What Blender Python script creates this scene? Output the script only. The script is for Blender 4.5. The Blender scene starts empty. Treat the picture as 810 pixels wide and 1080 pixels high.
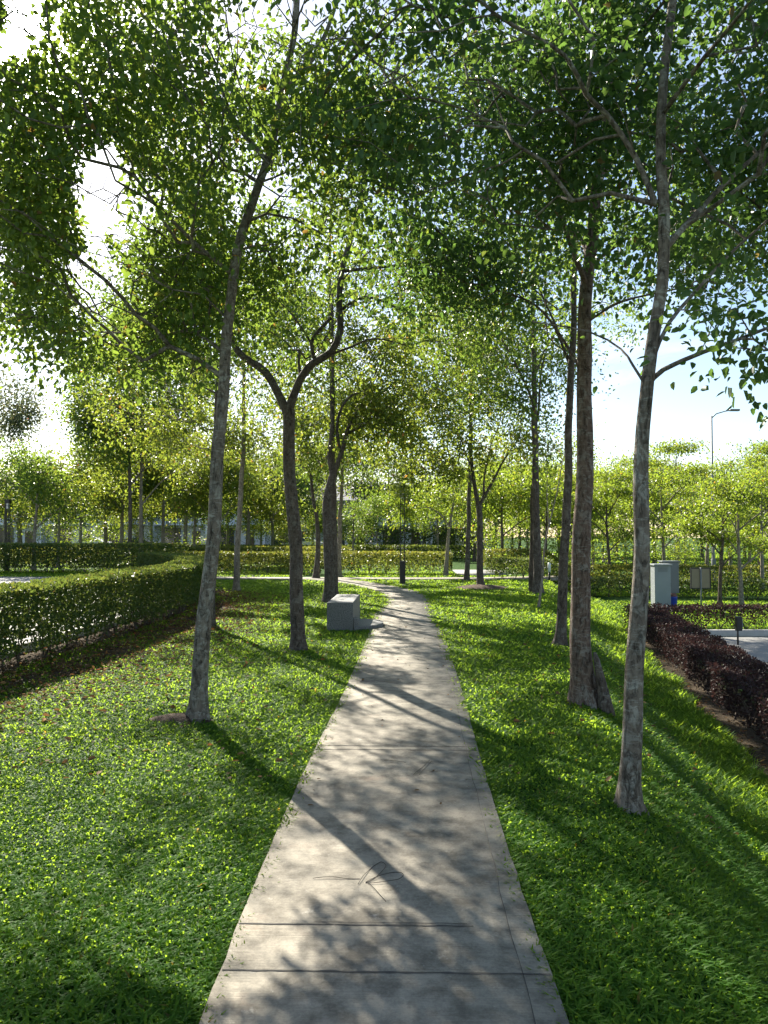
import bpy, bmesh, math, random
import numpy as np
from mathutils import Vector, noise as mnoise

rng = np.random.default_rng(7)
random.seed(7)
S = bpy.context.scene
COL = S.collection
RAD = math.radians

# ------------------------------------------------------------------ camera
EYE = 1.6
F = 811.0
PITCH = math.atan(25 / F)
cam_d = bpy.data.cameras.new('camera')
cam = bpy.data.objects.new('camera', cam_d)
COL.objects.link(cam)
cam.location = (0, 0, EYE)
cam.rotation_euler = (RAD(90) + PITCH, 0, 0)
cam_d.sensor_fit = 'VERTICAL'
cam_d.sensor_height = 36
cam_d.lens = 36 * F / 1080
cam_d.clip_start = 0.05
cam_d.clip_end = 4000
S.camera = cam

# ------------------------------------------------------------------ sky, sun, exposure
SUN_EL, SUN_AZ = RAD(31.7), RAD(25.6)          # azimuth to the left of the view
SUN = Vector((-math.sin(SUN_AZ) * math.cos(SUN_EL), math.cos(SUN_AZ) * math.cos(SUN_EL), math.sin(SUN_EL)))
W = bpy.data.worlds.new('World')
S.world = W
W.use_nodes = True
nt = W.node_tree
bg = nt.nodes['Background']
SKY_STRENGTH = 0.066
bg.inputs[1].default_value = SKY_STRENGTH


def N(t, kind, **kw):
    n = t.nodes.new(kind)
    for k, v in kw.items():
        setattr(n, k, v)
    return n


def mth(t, op, a, b=None, clamp=False):
    n = N(t, 'ShaderNodeMath', operation=op, use_clamp=clamp)
    for i, v in enumerate((a, b)):
        if v is None:
            continue
        if isinstance(v, (int, float)):
            n.inputs[i].default_value = v
        else:
            t.links.new(v, n.inputs[i])
    return n.outputs[0]


def mix(t, fac, a, b, mode='MIX'):
    n = N(t, 'ShaderNodeMix', data_type='RGBA', blend_type=mode)
    for i, v in ((0, fac), (6, a), (7, b)):
        if isinstance(v, (int, float)):
            n.inputs[i].default_value = v
        elif isinstance(v, tuple):
            n.inputs[i].default_value = (*v, 1) if len(v) == 3 else v
        else:
            t.links.new(v, n.inputs[i])
    return n.outputs[2]


def ramp(t, fac, stops):
    n = N(t, 'ShaderNodeValToRGB')
    e = n.color_ramp.elements
    while len(e) < len(stops):
        e.new(0.5)
    for i, (p, c) in enumerate(stops):
        e[i].position = p
        e[i].color = (c, c, c, 1) if isinstance(c, (int, float)) else (*c, 1)
    t.links.new(fac, n.inputs[0])
    return n.outputs[0]


def tex(t, scale, detail=3, rough=0.55, vec=None, dist=0.0):
    n = N(t, 'ShaderNodeTexNoise')
    n.inputs['Scale'].default_value = scale
    n.inputs['Detail'].default_value = detail
    n.inputs['Roughness'].default_value = rough
    n.inputs['Distortion'].default_value = dist
    if vec is not None:
        t.links.new(vec, n.inputs['Vector'])
    return n.outputs[0]


sky = N(nt, 'ShaderNodeTexSky', sky_type='NISHITA', sun_disc=False)
sky.sun_elevation = SUN_EL
sky.sun_rotation = -SUN_AZ
sky.air_density = 1.0
sky.dust_density = 0.5
sky.ozone_density = 1.0
tc = N(nt, 'ShaderNodeTexCoord')
mp = N(nt, 'ShaderNodeMapping')
mp.inputs['Scale'].default_value = (1.0, 1.0, 3.2)
nt.links.new(tc.outputs['Generated'], mp.inputs[0])
cl = tex(nt, 2.3, 7, 0.6, mp.outputs[0], 0.4)
clm = ramp(nt, cl, [(0.52, 0.0), (0.74, 0.6)])
skyc = mix(nt, clm, sky.outputs[0], (8.5, 8.7, 9.0))
dp = N(nt, 'ShaderNodeVectorMath', operation='DOT_PRODUCT')
nrm = N(nt, 'ShaderNodeVectorMath', operation='NORMALIZE')
nt.links.new(tc.outputs['Generated'], nrm.inputs[0])
nt.links.new(nrm.outputs[0], dp.inputs[0])
dp.inputs[1].default_value = SUN
c0 = mth(nt, 'MAXIMUM', dp.outputs['Value'], 0.0)
g1 = mth(nt, 'MULTIPLY', mth(nt, 'POWER', c0, 40.0), 5.0)       # the bright air round the sun
g2 = mth(nt, 'MULTIPLY', mth(nt, 'POWER', c0, 500.0), 160.0)   # the sun's own aureole
g = mth(nt, 'ADD', g1, g2)
gc = N(nt, 'ShaderNodeCombineColor')
for i, k in enumerate((1.0, 0.99, 0.97)):
    nt.links.new(mth(nt, 'MULTIPLY', g, k), gc.inputs[i])
nt.links.new(mix(nt, 1.0, skyc, gc.outputs[0], 'ADD'), bg.inputs[0])

sun_d = bpy.data.lights.new('sun', 'SUN')
sun_d.energy = 5.0
sun_d.angle = RAD(0.45)
sun_d.color = (1.0, 0.93, 0.80)
sun = bpy.data.objects.new('sun', sun_d)
sun.rotation_euler = (-SUN).to_track_quat('-Z', 'Y').to_euler()
COL.objects.link(sun)

S.view_settings.view_transform = 'Standard'
S.view_settings.look = 'None'
S.view_settings.exposure = 1.68
S.view_settings.gamma = 1
S.view_settings.use_curve_mapping = False
S.cycles.use_denoising = True
S.cycles.max_bounces = 8
S.cycles.transmission_bounces = 5
S.cycles.diffuse_bounces = 4
S.cycles.caustics_reflective = False
S.cycles.caustics_refractive = False


# ------------------------------------------------------------------ helpers
def tag(o, label=None, cat=None, group=None, kind=None):
    if label: o['label'] = label
    if cat: o['category'] = cat
    if group: o['group'] = group
    if kind: o['kind'] = kind
    return o


def empty(name, loc, label=None, cat=None, group=None):
    o = bpy.data.objects.new(name, None)
    o.location = loc
    o.empty_display_size = 0.2
    COL.objects.link(o)
    return tag(o, label, cat, group)


def link_mesh(name, me, mat, parent=None, keep=True):
    """link a mesh whose vertices are in world coordinates; under a parent it is moved to the parent's frame"""
    o = bpy.data.objects.new(name, me)
    if mat is not None:
        me.materials.append(mat)
    COL.objects.link(o)
    if parent is not None:
        o.parent = parent
        if keep:
            o.location = -Vector(parent.location)
    return o


def np_mesh(name, V, quads=None, tris=None, attrs=None, smooth=False):
    me = bpy.data.meshes.new(name)
    V = np.asarray(V, np.float32).reshape(-1, 3)
    q = np.zeros((0, 4), np.int32) if quads is None else np.asarray(quads, np.int32).reshape(-1, 4)
    t = np.zeros((0, 3), np.int32) if tris is None else np.asarray(tris, np.int32).reshape(-1, 3)
    me.vertices.add(len(V))
    me.vertices.foreach_set('co', V.ravel())
    loops = np.concatenate([q.ravel(), t.ravel()])
    me.loops.add(len(loops))
    me.loops.foreach_set('vertex_index', loops)
    starts = np.concatenate([np.arange(len(q)) * 4, len(q) * 4 + np.arange(len(t)) * 3]).astype(np.int32)
    me.polygons.add(len(starts))
    me.polygons.foreach_set('loop_start', starts)
    if smooth:
        me.polygons.foreach_set('use_smooth', np.ones(len(starts), bool))
    for k, a in (attrs or {}).items():
        at = me.attributes.new(k, 'FLOAT', 'POINT')
        at.data.foreach_set('value', np.asarray(a, np.float32).ravel())
    me.update(calc_edges=True)
    me.validate()
    return me


class MB:
    """collects boxes, prisms, tubes into one bmesh"""
    def __init__(self):
        self.bm = bmesh.new()

    def box(self, c, s, rz=0.0, bev=0.0):
        r = bmesh.ops.create_cube(self.bm, size=1)
        vs = r['verts']
        for v in vs:
            v.co = Vector((v.co.x * s[0], v.co.y * s[1], v.co.z * s[2]))
        if bev:
            es = list({e for v in vs for e in v.link_edges})
            r2 = bmesh.ops.bevel(self.bm, geom=es, offset=bev, segments=2, affect='EDGES', profile=0.5)
            vs = list({v for f in r2['faces'] for v in f.verts} | {v for v in vs if v.is_valid})
        ca, sa = math.cos(rz), math.sin(rz)
        for v in vs:
            x, y, z = v.co
            v.co = Vector((c[0] + x * ca - y * sa, c[1] + x * sa + y * ca, c[2] + z))
        return self

    def tube(self, pts, rad, n=10, cap=True):
        pts = [Vector(p) for p in pts]
        rad = rad if isinstance(rad, (list, tuple)) else [rad] * len(pts)
        rings, up = [], None
        for i, p in enumerate(pts):
            t = (pts[min(i + 1, len(pts) - 1)] - pts[max(i - 1, 0)]).normalized()
            if up is None:
                up = Vector((1, 0, 0)) if abs(t.x) < 0.8 else Vector((0, 1, 0))
            a = (up - t * up.dot(t)).normalized()
            up = a
            b = t.cross(a)
            rings.append([self.bm.verts.new(p + rad[i] * (a * math.cos(2 * math.pi * k / n) + b * math.sin(2 * math.pi * k / n))) for k in range(n)])
        for r0, r1 in zip(rings, rings[1:]):
            for k in range(n):
                self.bm.faces.new((r0[k], r0[(k + 1) % n], r1[(k + 1) % n], r1[k])).smooth = True
        if cap:
            self.bm.faces.new(list(reversed(rings[0])))
            self.bm.faces.new(rings[-1])
        return self

    def prism(self, outline, z0, z1, bev=0.0):
        bot = [self.bm.verts.new((x, y, z0)) for x, y in outline]
        top = [self.bm.verts.new((x, y, z1)) for x, y in outline]
        n = len(outline)
        self.bm.faces.new(list(reversed(bot)))
        ft = self.bm.faces.new(top)
        for k in range(n):
            self.bm.faces.new((bot[k], bot[(k + 1) % n], top[(k + 1) % n], top[k]))
        if bev:
            bmesh.ops.bevel(self.bm, geom=list(ft.edges), offset=bev, segments=2, affect='EDGES', profile=0.5)
        return self

    def faces(self, verts, faces):
        vs = [self.bm.verts.new(v) for v in verts]
        for f in faces:
            self.bm.faces.new([vs[i] for i in f])
        return self

    def build(self, name, mat, parent=None, keep=True):
        bmesh.ops.recalc_face_normals(self.bm, faces=self.bm.faces[:])
        me = bpy.data.meshes.new(name)
        self.bm.to_mesh(me)
        self.bm.free()
        return link_mesh(name, me, mat, parent, keep)


def at(px, py, d):
    """the point at depth d (metres along the path) seen at a photo position"""
    u, v = (px - 405) / F, (540 - py) / F
    y, z = math.cos(PITCH) - v * math.sin(PITCH), math.sin(PITCH) + v * math.cos(PITCH)
    k = d / y
    return Vector((u * k, d, EYE + z * k))


# ------------------------------------------------------------------ materials
def material(name):
    m = bpy.data.materials.new(name)
    m.use_nodes = True
    t = m.node_tree
    p = t.nodes['Principled BSDF']
    return m, t, p


def bump(t, p, height, strength=0.4, dist=0.01):
    b = N(t, 'ShaderNodeBump')
    b.inputs['Strength'].default_value = strength
    b.inputs['Distance'].default_value = dist
    t.links.new(height, b.inputs['Height'])
    t.links.new(b.outputs[0], p.inputs['Normal'])


def plain(name, col, rough=0.5, metal=0.0, var=0.12, scale=14):
    m, t, p = material(name)
    tco = N(t, 'ShaderNodeTexCoord')
    n = tex(t, scale, 4, 0.6, tco.outputs['Object'])
    lo = tuple(c * (1 - var) for c in col)
    hi = tuple(min(1, c * (1 + var)) for c in col)
    t.links.new(mix(t, n, lo, hi), p.inputs['Base Color'])
    p.inputs['Roughness'].default_value = rough
    p.inputs['Metallic'].default_value = metal
    return m


def leaf_mat(name, stops, trans, tmix=0.5, spec=0.35, rough=0.45, clump=0.5):
    """stops: colour ramp over the per-leaf random value; trans: colour of the light coming through"""
    m, t, p = material(name)
    a = N(t, 'ShaderNodeAttribute', attribute_name='rnd')
    col = ramp(t, a.outputs['Fac'], stops)
    tco = N(t, 'ShaderNodeTexCoord')
    nz = tex(t, 1.1, 2, 0.5, tco.outputs['Object'])
    col = mix(t, mth(t, 'MULTIPLY', nz, clump), col, mix(t, 1.0, col, (0.55, 0.75, 0.6), 'MULTIPLY'))
    t.links.new(col, p.inputs['Base Color'])
    p.inputs['Roughness'].default_value = rough
    p.inputs['Specular IOR Level'].default_value = spec
    tr = N(t, 'ShaderNodeBsdfTranslucent')
    tcol = mix(t, 1.0, mix(t, 0.6, col, trans), trans, 'MIX')
    tcol = ramp(t, a.outputs['Fac'], [(0.0, tuple(c * 0.75 for c in trans)), (0.55, trans), (0.93, (trans[0] * 1.35, trans[1] * 1.1, trans[2])), (1.0, (trans[0] * 1.5, trans[1] * 0.6, trans[2]))])
    t.links.new(tcol, tr.inputs[0])
    mx = N(t, 'ShaderNodeMixShader')
    mx.inputs[0].default_value = tmix
    t.links.new(p.outputs[0], mx.inputs[1])
    t.links.new(tr.outputs[0], mx.inputs[2])
    t.links.new(mx.outputs[0], t.nodes['Material Output'].inputs[0])
    return m


M = {}
G = lambda r, g_, b: (r, g_, b)
M['leaf'] = leaf_mat('tree leaves', [(0.0, G(.028, .072, .022)), (0.5, G(.040, .098, .026)), (0.92, G(.070, .125, .026)), (1.0, G(.16, .09, .03))], G(.26, .39, .048), 0.47)
M['leaf_warm'] = leaf_mat('warm tree leaves', [(0.0, G(.042, .080, .016)), (0.5, G(.070, .112, .020)), (0.88, G(.105, .122, .022)), (1.0, G(.17, .085, .03))], G(.32, .41, .045), 0.48)
M['leaf_dark'] = leaf_mat('dark tree leaves', [(0.0, G(.024, .062, .026)), (0.5, G(.034, .084, .030)), (0.95, G(.055, .110, .028)), (1.0, G(.13, .09, .03))], G(.17, .31, .050), 0.43)
M['leaf_lime'] = leaf_mat('lime tree leaves', [(0.0, G(.075, .125, .018)), (0.5, G(.105, .150, .020)), (1.0, G(.16, .16, .022))], G(.32, .44, .040), 0.48)
M['leaf_grey'] = leaf_mat('grey far tree leaves', [(0.0, G(.06, .085, .05)), (0.5, G(.085, .11, .06)), (1.0, G(.12, .12, .07))], G(.22, .26, .11), 0.4)
M['leaf_hedge'] = leaf_mat('hedge leaves', [(0.0, G(.028, .062, .016)), (0.5, G(.045, .090, .020)), (0.9, G(.085, .125, .026)), (1.0, G(.15, .10, .05))], G(.20, .27, .045), 0.33, spec=0.28, rough=0.48)
M['leaf_hedge_far'] = leaf_mat('far hedge leaves', [(0.0, G(.045, .075, .018)), (0.5, G(.075, .11, .022)), (1.0, G(.12, .13, .03))], G(.30, .34, .050), 0.36)
M['leaf_purple'] = leaf_mat('purple hedge leaves', [(0.0, G(.022, .015, .015)), (0.5, G(.040, .023, .024)), (0.9, G(.070, .036, .034)), (1.0, G(.05, .075, .025))], G(.075, .038, .034), 0.2, spec=.15, rough=.6)
M['grass'] = leaf_mat('lawn grass blades', [(0.0, G(.040, .102, .018)), (0.45, G(.060, .138, .025)), (0.9, G(.090, .168, .030)), (1.0, G(.15, .13, .05))], G(.42, .62, .045), 0.54, spec=0.07, rough=0.55, clump=0.8)
M['litter'] = leaf_mat('dry fallen leaves', [(0.0, G(.07, .045, .026)), (0.6, G(.14, .085, .045)), (0.9, G(.24, .16, .08)), (1.0, G(.42, .17, .04))], G(.25, .14, .05), 0.2, spec=.08, rough=.8)


def bark_mat(name, dark, light, lichen, lich_amt=0.5, scale=1.0):
    m, t, p = material(name)
    tco = N(t, 'ShaderNodeTexCoord')
    mpn = N(t, 'ShaderNodeMapping')
    mpn.inputs['Scale'].default_value = (1, 1, 0.35)
    t.links.new(tco.outputs['Object'], mpn.inputs[0])
    n1 = tex(t, 26 * scale, 6, 0.65, mpn.outputs[0], 0.6)
    n2 = tex(t, 9, 4, 0.7, tco.outputs['Object'], 0.8)
    n3 = tex(t, 2.2, 3, 0.5, tco.outputs['Object'])
    mph = N(t, 'ShaderNodeMapping')
    mph.inputs['Scale'].default_value = (1, 1, 4.0)
    t.links.new(tco.outputs['Object'], mph.inputs[0])
    flk = tex(t, 11 * scale, 5, 0.7, mph.outputs[0], 1.0)
    crack = ramp(t, tex(t, 20 * scale, 6, 0.75, mpn.outputs[0], 1.5), [(0.36, 0.30), (0.50, 1.0)])
    c = mix(t, ramp(t, n1, [(0.3, 0.0), (0.7, 1.0)]), dark, light)
    lm = mth(t, 'MULTIPLY', ramp(t, n2, [(0.5, 0.0), (0.60, 1.0)]), ramp(t, n3, [(0.35, 0.15), (0.6, 1.0)]))
    c = mix(t, mth(t, 'MULTIPLY', lm, lich_amt), c, lichen)
    c = mix(t, ramp(t, flk, [(0.54, 0.0), (0.66, 0.6)]), c, lichen)
    c = mix(t, 1.0, c, crack, 'MULTIPLY')
    t.links.new(c, p.inputs['Base Color'])
    p.inputs['Roughness'].default_value = 0.9
    p.inputs['Specular IOR Level'].default_value = 0.15
    bump(t, p, mth(t, 'ADD', n1, mth(t, 'MULTIPLY', crack, 0.7)), 0.8, 0.012)
    return m


M['bark'] = bark_mat('mottled grey bark', G(.095, .078, .062), G(.23, .195, .155), G(.38, .38, .33), 0.75)
M['bark_dark'] = bark_mat('dark brown bark', G(.055, .043, .036), G(.15, .118, .094), G(.24, .23, .20), 0.5)
M['bark_pale'] = bark_mat('pale grey bark', G(.16, .13, .10), G(.33, .28, .22), G(.42, .40, .36), 0.4)

M['bark_red'] = bark_mat('reddish grey bark', G(.085, .056, .042), G(.20, .145, .112), G(.31, .30, .26), 0.6)

# concrete of the path
m, t, p = material('weathered brushed concrete')
tco = N(t, 'ShaderNodeTexCoord')
ob = tco.outputs['Object']
big = tex(t, 0.9, 8, 0.68, ob, 0.1)
mid = tex(t, 6.0, 8, 0.72, ob, 0.1)
fine = tex(t, 90, 4, 0.7, ob)
mpb = N(t, 'ShaderNodeMapping'); mpb.inputs['Scale'].default_value = (1.2, 75, 1)
t.links.new(ob, mpb.inputs[0])
brush = tex(t, 2.0, 4, 0.6, mpb.outputs[0], 0.25)
c = mix(t, ramp(t, big, [(0.3, 0.0), (0.7, 1.0)]), (.25, .225, .18), (.385, .348, .278))
c = mix(t, mth(t, 'MULTIPLY', ramp(t, mid, [(0.38, 1.0), (0.58, 0.0)]), 0.9), c, (.13, .115, .09))
c = mix(t, mth(t, 'MULTIPLY', ramp(t, tex(t, 13, 8, 0.78, ob, 0.2), [(0.60, 0.0), (0.70, 1.0)]), 0.55), c, (.52, .49, .43))
c = mix(t, mth(t, 'MULTIPLY', ramp(t, tex(t, 3.1, 7, 0.68, ob, 0.2), [(0.60, 0.0), (0.72, 1.0)]), 0.35), c, (.34, .23, .16))
c = mix(t, ramp(t, brush, [(0.3, 0.4), (0.7, 0.0)]), c, mix(t, 1.0, c, (.62, .61, .60), 'MULTIPLY'))
c = mix(t, ramp(t, fine, [(0.35, 0.35), (0.6, 0.0)]), c, mix(t, 1.0, c, (.5, .5, .5), 'MULTIPLY'))
t.links.new(c, p.inputs['Base Color'])
p.inputs['Roughness'].default_value = 0.85
p.inputs['Specular IOR Level'].default_value = 0.25
bump(t, p, mth(t, 'ADD', mth(t, 'MULTIPLY', brush, 1.0), mth(t, 'MULTIPLY', fine, 0.5)), 0.55, 0.006)
M['concrete'] = m

# ground: lawn soil, dry litter, bare earth by the 'earth' attribute
m, t, p = material('lawn ground')
tco = N(t, 'ShaderNodeTexCoord'); ob = tco.outputs['Object']
ea = N(t, 'ShaderNodeAttribute', attribute_name='earth').outputs['Fac']
lawn = mix(t, ramp(t, tex(t, 0.6, 6, 0.65, ob), [(0.35, 0.0), (0.65, 1.0)]), (.034, .085, .016), (.060, .125, .024))
lawn = mix(t, ramp(t, tex(t, 45, 4, 0.7, ob), [(0.35, 0.8), (0.6, 0.0)]), lawn, (.022, .040, .010))
earth = mix(t, tex(t, 3.0, 8, 0.7, ob), (.050, .040, .028), (.15, .122, .088))
earth = mix(t, ramp(t, tex(t, 38, 5, 0.7, ob), [(0.4, 0.8), (0.6, 0.0)]), earth, (.04, .027, .018))
em = mth(t, 'ADD', ea, mth(t, 'MULTIPLY', mth(t, 'SUBTRACT', tex(t, 1.7, 7, 0.7, ob), 0.5), 1.3))
t.links.new(mix(t, ramp(t, em, [(0.35, 0.0), (0.62, 1.0)]), lawn, earth), p.inputs['Base Color'])
p.inputs['Roughness'].default_value = 1.0
p.inputs['Specular IOR Level'].default_value = 0.05
bump(t, p, tex(t, 30, 6, 0.7, ob), 0.9, 0.03)
M['ground'] = m

m, t, p = material('pale worn asphalt')
tco = N(t, 'ShaderNodeTexCoord'); ob = tco.outputs['Object']
c = mix(t, tex(t, 0.8, 6, 0.65, ob), (.17, .165, .155), (.30, .29, .27))
c = mix(t, ramp(t, tex(t, 60, 3, 0.7, ob), [(0.35, 0.6), (0.6, 0.0)]), c, (.10, .098, .09))
t.links.new(c, p.inputs['Base Color']); p.inputs['Roughness'].default_value = 0.85
bump(t, p, tex(t, 80, 3, 0.6, ob), 0.4, 0.006)
M['asphalt'] = m

m, t, p = material('speckled grey granite')
tco = N(t, 'ShaderNodeTexCoord'); ob = tco.outputs['Object']
c = mix(t, ramp(t, tex(t, 55, 5, 0.75, ob), [(0.40, 0.0), (0.56, 1.0)]), (.040, .041, .042), (.19, .192, .19))
c = mix(t, ramp(t, tex(t, 2.5, 4, 0.6, ob), [(0.45, 0.0), (0.7, 0.5)]), c, (.10, .10, .09))
t.links.new(c, p.inputs['Base Color']); p.inputs['Roughness'].default_value = 0.6
bump(t, p, tex(t, 45, 5, 0.7, ob), 0.35, 0.006)
M['granite'] = m

M['kerb'] = plain('kerb concrete', (.40, .385, .35), 0.9, 0, 0.3, 6)
M['black'] = plain('black powder coat', (.016, .016, .017), 0.45, 0.2, 0.2)
M['grey_box'] = plain('grey enamel', (.24, .265, .272), 0.5, 0.0, 0.12, 3)
M['grey_dark'] = plain('darker grey enamel', (.14, .155, .16), 0.5, 0.0, 0.1, 3)
M['blue'] = plain('blue plastic', (.015, .05, .33), 0.4)
M['rust'] = plain('red brown plastic', (.15, .065, .045), 0.6, 0, .25)
M['board'] = plain('weathered tan board', (.27, .215, .14), 0.7, 0, 0.2, 4)
M['galv'] = plain('galvanised steel', (.22, .225, .23), 0.6, 0.2, 0.15)
M['white_paint'] = plain('white house paint', (.74, .75, .77), 0.8, 0, 0.06, 0.7)
M['white_plastic'] = plain('white plastic', (.78, .78, .76), 0.5)
M['roof'] = plain('grey roof tiles', (.16, .165, .18), 0.8, 0, 0.2, 4)
M['glass'] = plain('dark window glass', (.03, .04, .05), 0.08)
M['door'] = plain('brown door wood', (.13, .085, .055), 0.5)
M['car_white'] = plain('white car paint', (.72, .73, .74), 0.25, 0, 0.02)
M['car_dark'] = plain('dark grey car paint', (.035, .037, .042), 0.22, 0.2, 0.02)
M['car_red'] = plain('red car paint', (.30, .025, .02), 0.25, 0.1, 0.02)
M['tyre'] = plain('tyre rubber', (.02, .02, .02), 0.85)
M['lens'] = plain('pale lamp lens', (.6, .6, .56), 0.2)
M['red_lens'] = plain('red tail lamp', (.35, .02, .02), 0.25)
M['mulch'] = bark_mat('bark mulch', G(.045, .030, .022), G(.15, .10, .07), G(.24, .18, .13), 0.5, 2.0)
M['crack'] = plain('dark crack', (.06, .055, .048), 0.95)
M['vine'] = plain('dry dark stem', (.035, .028, .022), 0.9)

# ------------------------------------------------------------------ terrain
LOW = -0.75
foot_x = lambda y: 3.35 + 0.19 * (np.asarray(y, float) - 7.0)
SLOPE_W = 1.6


def smooth(a):
    a = np.clip(a, 0, 1)
    return a * a * (3 - 2 * a)


def ground_z(x, y):
    x = np.asarray(x, float); y = np.asarray(y, float)
    f = foot_x(np.clip(y, -10, 60))
    return LOW * smooth((x - (f - SLOPE_W)) / SLOPE_W)


def gz(x, y):
    return float(ground_z(x, y))


# hedge front edge on the left: points (x, y) seen from the path
H1 = np.array([(-5.2, 4.0), (-4.75, 6.0), (-4.35, 8.2), (-4.08, 11), (-3.95, 14), (-4.0, 16.5), (-4.45, 19.5), (-5.3, 22.8), (-6.6, 25.8), (-8.4, 28.6)])


def spline(P, step=0.1):
    P = np.asarray(P, float)
    out = []
    for i in range(len(P) - 1):
        p0, p1, p2, p3 = P[max(i - 1, 0)], P[i], P[i + 1], P[min(i + 2, len(P) - 1)]
        n = max(2, int(np.linalg.norm(p2 - p1) / step))
        for k in range(n):
            s = k / n
            out.append(0.5 * ((2 * p1) + (-p0 + p2) * s + (2 * p0 - 5 * p1 + 4 * p2 - p3) * s ** 2 + (-p0 + 3 * p1 - 3 * p2 + p3) * s ** 3))
    out.append(P[-1])
    return np.array(out)


H1S = spline(H1, 0.15)
PURPLE = np.array([(3.55, 4.0), (3.75, 7.0), (4.05, 8.5), (4.75, 12.2), (5.5, 16.2), (5.9, 18.6)])

ys = np.unique(np.concatenate([np.linspace(-30, -2, 15), np.arange(-2, 36, 0.3), np.linspace(36, 80, 30), np.linspace(80, 900, 30)]))
xs = np.unique(np.concatenate([np.linspace(-900, -40, 30), np.linspace(-40, -8, 33), np.arange(-8, 12, 0.25), np.linspace(12, 40, 29), np.linspace(40, 900, 30)]))
XX, YY = np.meshgrid(xs, ys)
ZZ = ground_z(XX, YY)
und = np.array([mnoise.noise((x * 0.5, y * 0.5, 3.1)) for x, y in zip(XX.ravel(), YY.ravel())]).reshape(XX.shape)
near_lawn = (XX > -3.9) & (XX < foot_x(YY) - 0.4) & (YY < 40)
ZZ = ZZ + np.where(near_lawn, und * 0.018 - 0.010, 0)
h1x = np.interp(YY, H1S[:, 1], H1S[:, 0])
earth = .8 * np.exp(-((XX - (h1x + 0.38)) / 0.55) ** 2) * ((YY > 3) & (YY < 24)) * 1.0
earth = np.maximum(earth, ((XX < h1x + 0.2) & (XX > h1x - 1.0) & (YY < 26)) * 1.0)
fx = foot_x(np.clip(YY, -10, 60))
earth = np.maximum(earth, np.exp(-((XX - (fx + 0.4)) / 0.75) ** 2) * (YY < 24))
V = np.stack([XX, YY, ZZ], -1).reshape(-1, 3)
ny, nx = XX.shape
idx = np.arange(ny * nx).reshape(ny, nx)
Q = np.stack([idx[:-1, :-1], idx[:-1, 1:], idx[1:, 1:], idx[1:, :-1]], -1).reshape(-1, 4)
tag(link_mesh('ground', np_mesh('ground', V, Q, attrs={'earth': earth}, smooth=True), M['ground']), kind='structure')

# ------------------------------------------------------------------ path
PL = spline([(-0.60, -1.5), (-0.60, 2.5), (-0.545, 5.0), (-0.40, 8.0), (-0.26, 12.0), (-0.20, 15.5), (-0.02, 17.5), (0.02, 19.3), (-0.25, 21.5), (-0.95, 24.2), (-2.1, 26.8), (-3.3, 28.3)], 0.25)
PR = spline([(0.60, -1.5), (0.60, 2.5), (0.665, 5.0), (0.80, 8.0), (0.94, 12.0), (1.00, 15.5), (1.12, 18.0), (1.16, 20.0), (0.95, 22.2), (0.25, 24.8), (-0.7, 26.9), (-1.6, 28.3)], 0.25)
n = 160


def resample(P, n):
    s = np.concatenate([[0], np.cumsum(np.linalg.norm(np.diff(P, axis=0), axis=1))])
    q = np.linspace(0, s[-1], n)
    return np.stack([np.interp(q, s, P[:, 0]), np.interp(q, s, P[:, 1])], 1)


def strip(name, L, R, z, thick, mat):
    k = len(L)
    V = np.concatenate([np.c_[L, np.full(k, z)], np.c_[R, np.full(k, z)], np.c_[L, np.full(k, z - thick)], np.c_[R, np.full(k, z - thick)]])
    i = np.arange(k - 1)
    q = [np.stack([i, i + k, i + k + 1, i + 1], 1), np.stack([i, i + 1, i + 2 * k + 1, i + 2 * k], 1), np.stack([i + k, i + 3 * k, i + 3 * k + 1, i + k + 1], 1)]
    e = [[0, 2 * k, 3 * k, k], [k - 1, 2 * k - 1, 4 * k - 1, 3 * k - 1]]
    return tag(link_mesh(name, np_mesh(name, V, np.concatenate(q + [np.array(e)])), mat), kind='structure')


LL, RR = resample(PL, n), resample(PR, n)
wob = np.array([mnoise.noise((i * 0.9, 0, 5)) for i in range(n)]) * 0.012
LL[:, 0] += wob
RR[:, 0] -= wob[::-1]
PATH_Z = 0.022
strip('path', LL, RR, PATH_Z, 0.10, M['concrete'])
cl_ = spline([(-9.0, 30.1), (-4.0, 29.5), (1.0, 29.2), (4.3, 29.6), (8.0, 31.0)], 0.3)
cr_ = cl_ - np.array([0, 1.35])
strip('cross_path', cl_, cr_, PATH_Z - 0.006, 0.10, M['concrete'])
# road through the gap in the far hedges
strip('service_road', np.array([(3.0, 30.7), (3.2, 36.0)]), np.array([(5.0, 30.9), (5.4, 36.0)]), 0.012, 0.05, M['asphalt'])


def path_lr(y):
    return np.interp(y, LL[:, 1], LL[:, 0]), np.interp(y, RR[:, 1], RR[:, 0])


# joints and cracks cut in the concrete: thin dark strips lying in the slab face
def groove(pts, w, name='path_joint'):
    pts = np.array(pts, float)
    L, R = [], []
    for i in range(len(pts)):
        tdir = pts[min(i + 1, len(pts) - 1)] - pts[max(i - 1, 0)]
        tdir /= np.linalg.norm(tdir)
        nn = np.array([-tdir[1], tdir[0]])
        ww = w * (0.55 + 0.9 * random.random()) / 2
        L.append(pts[i] + nn * ww); R.append(pts[i] - nn * ww)
    k = len(L)
    V = np.concatenate([np.c_[np.array(L), np.full(k, PATH_Z + 0.002)], np.c_[np.array(R), np.full(k, PATH_Z + 0.002)]])
    i = np.arange(k - 1)
    return V, np.stack([i, i + 1, i + k + 1, i + k], 1)


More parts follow.
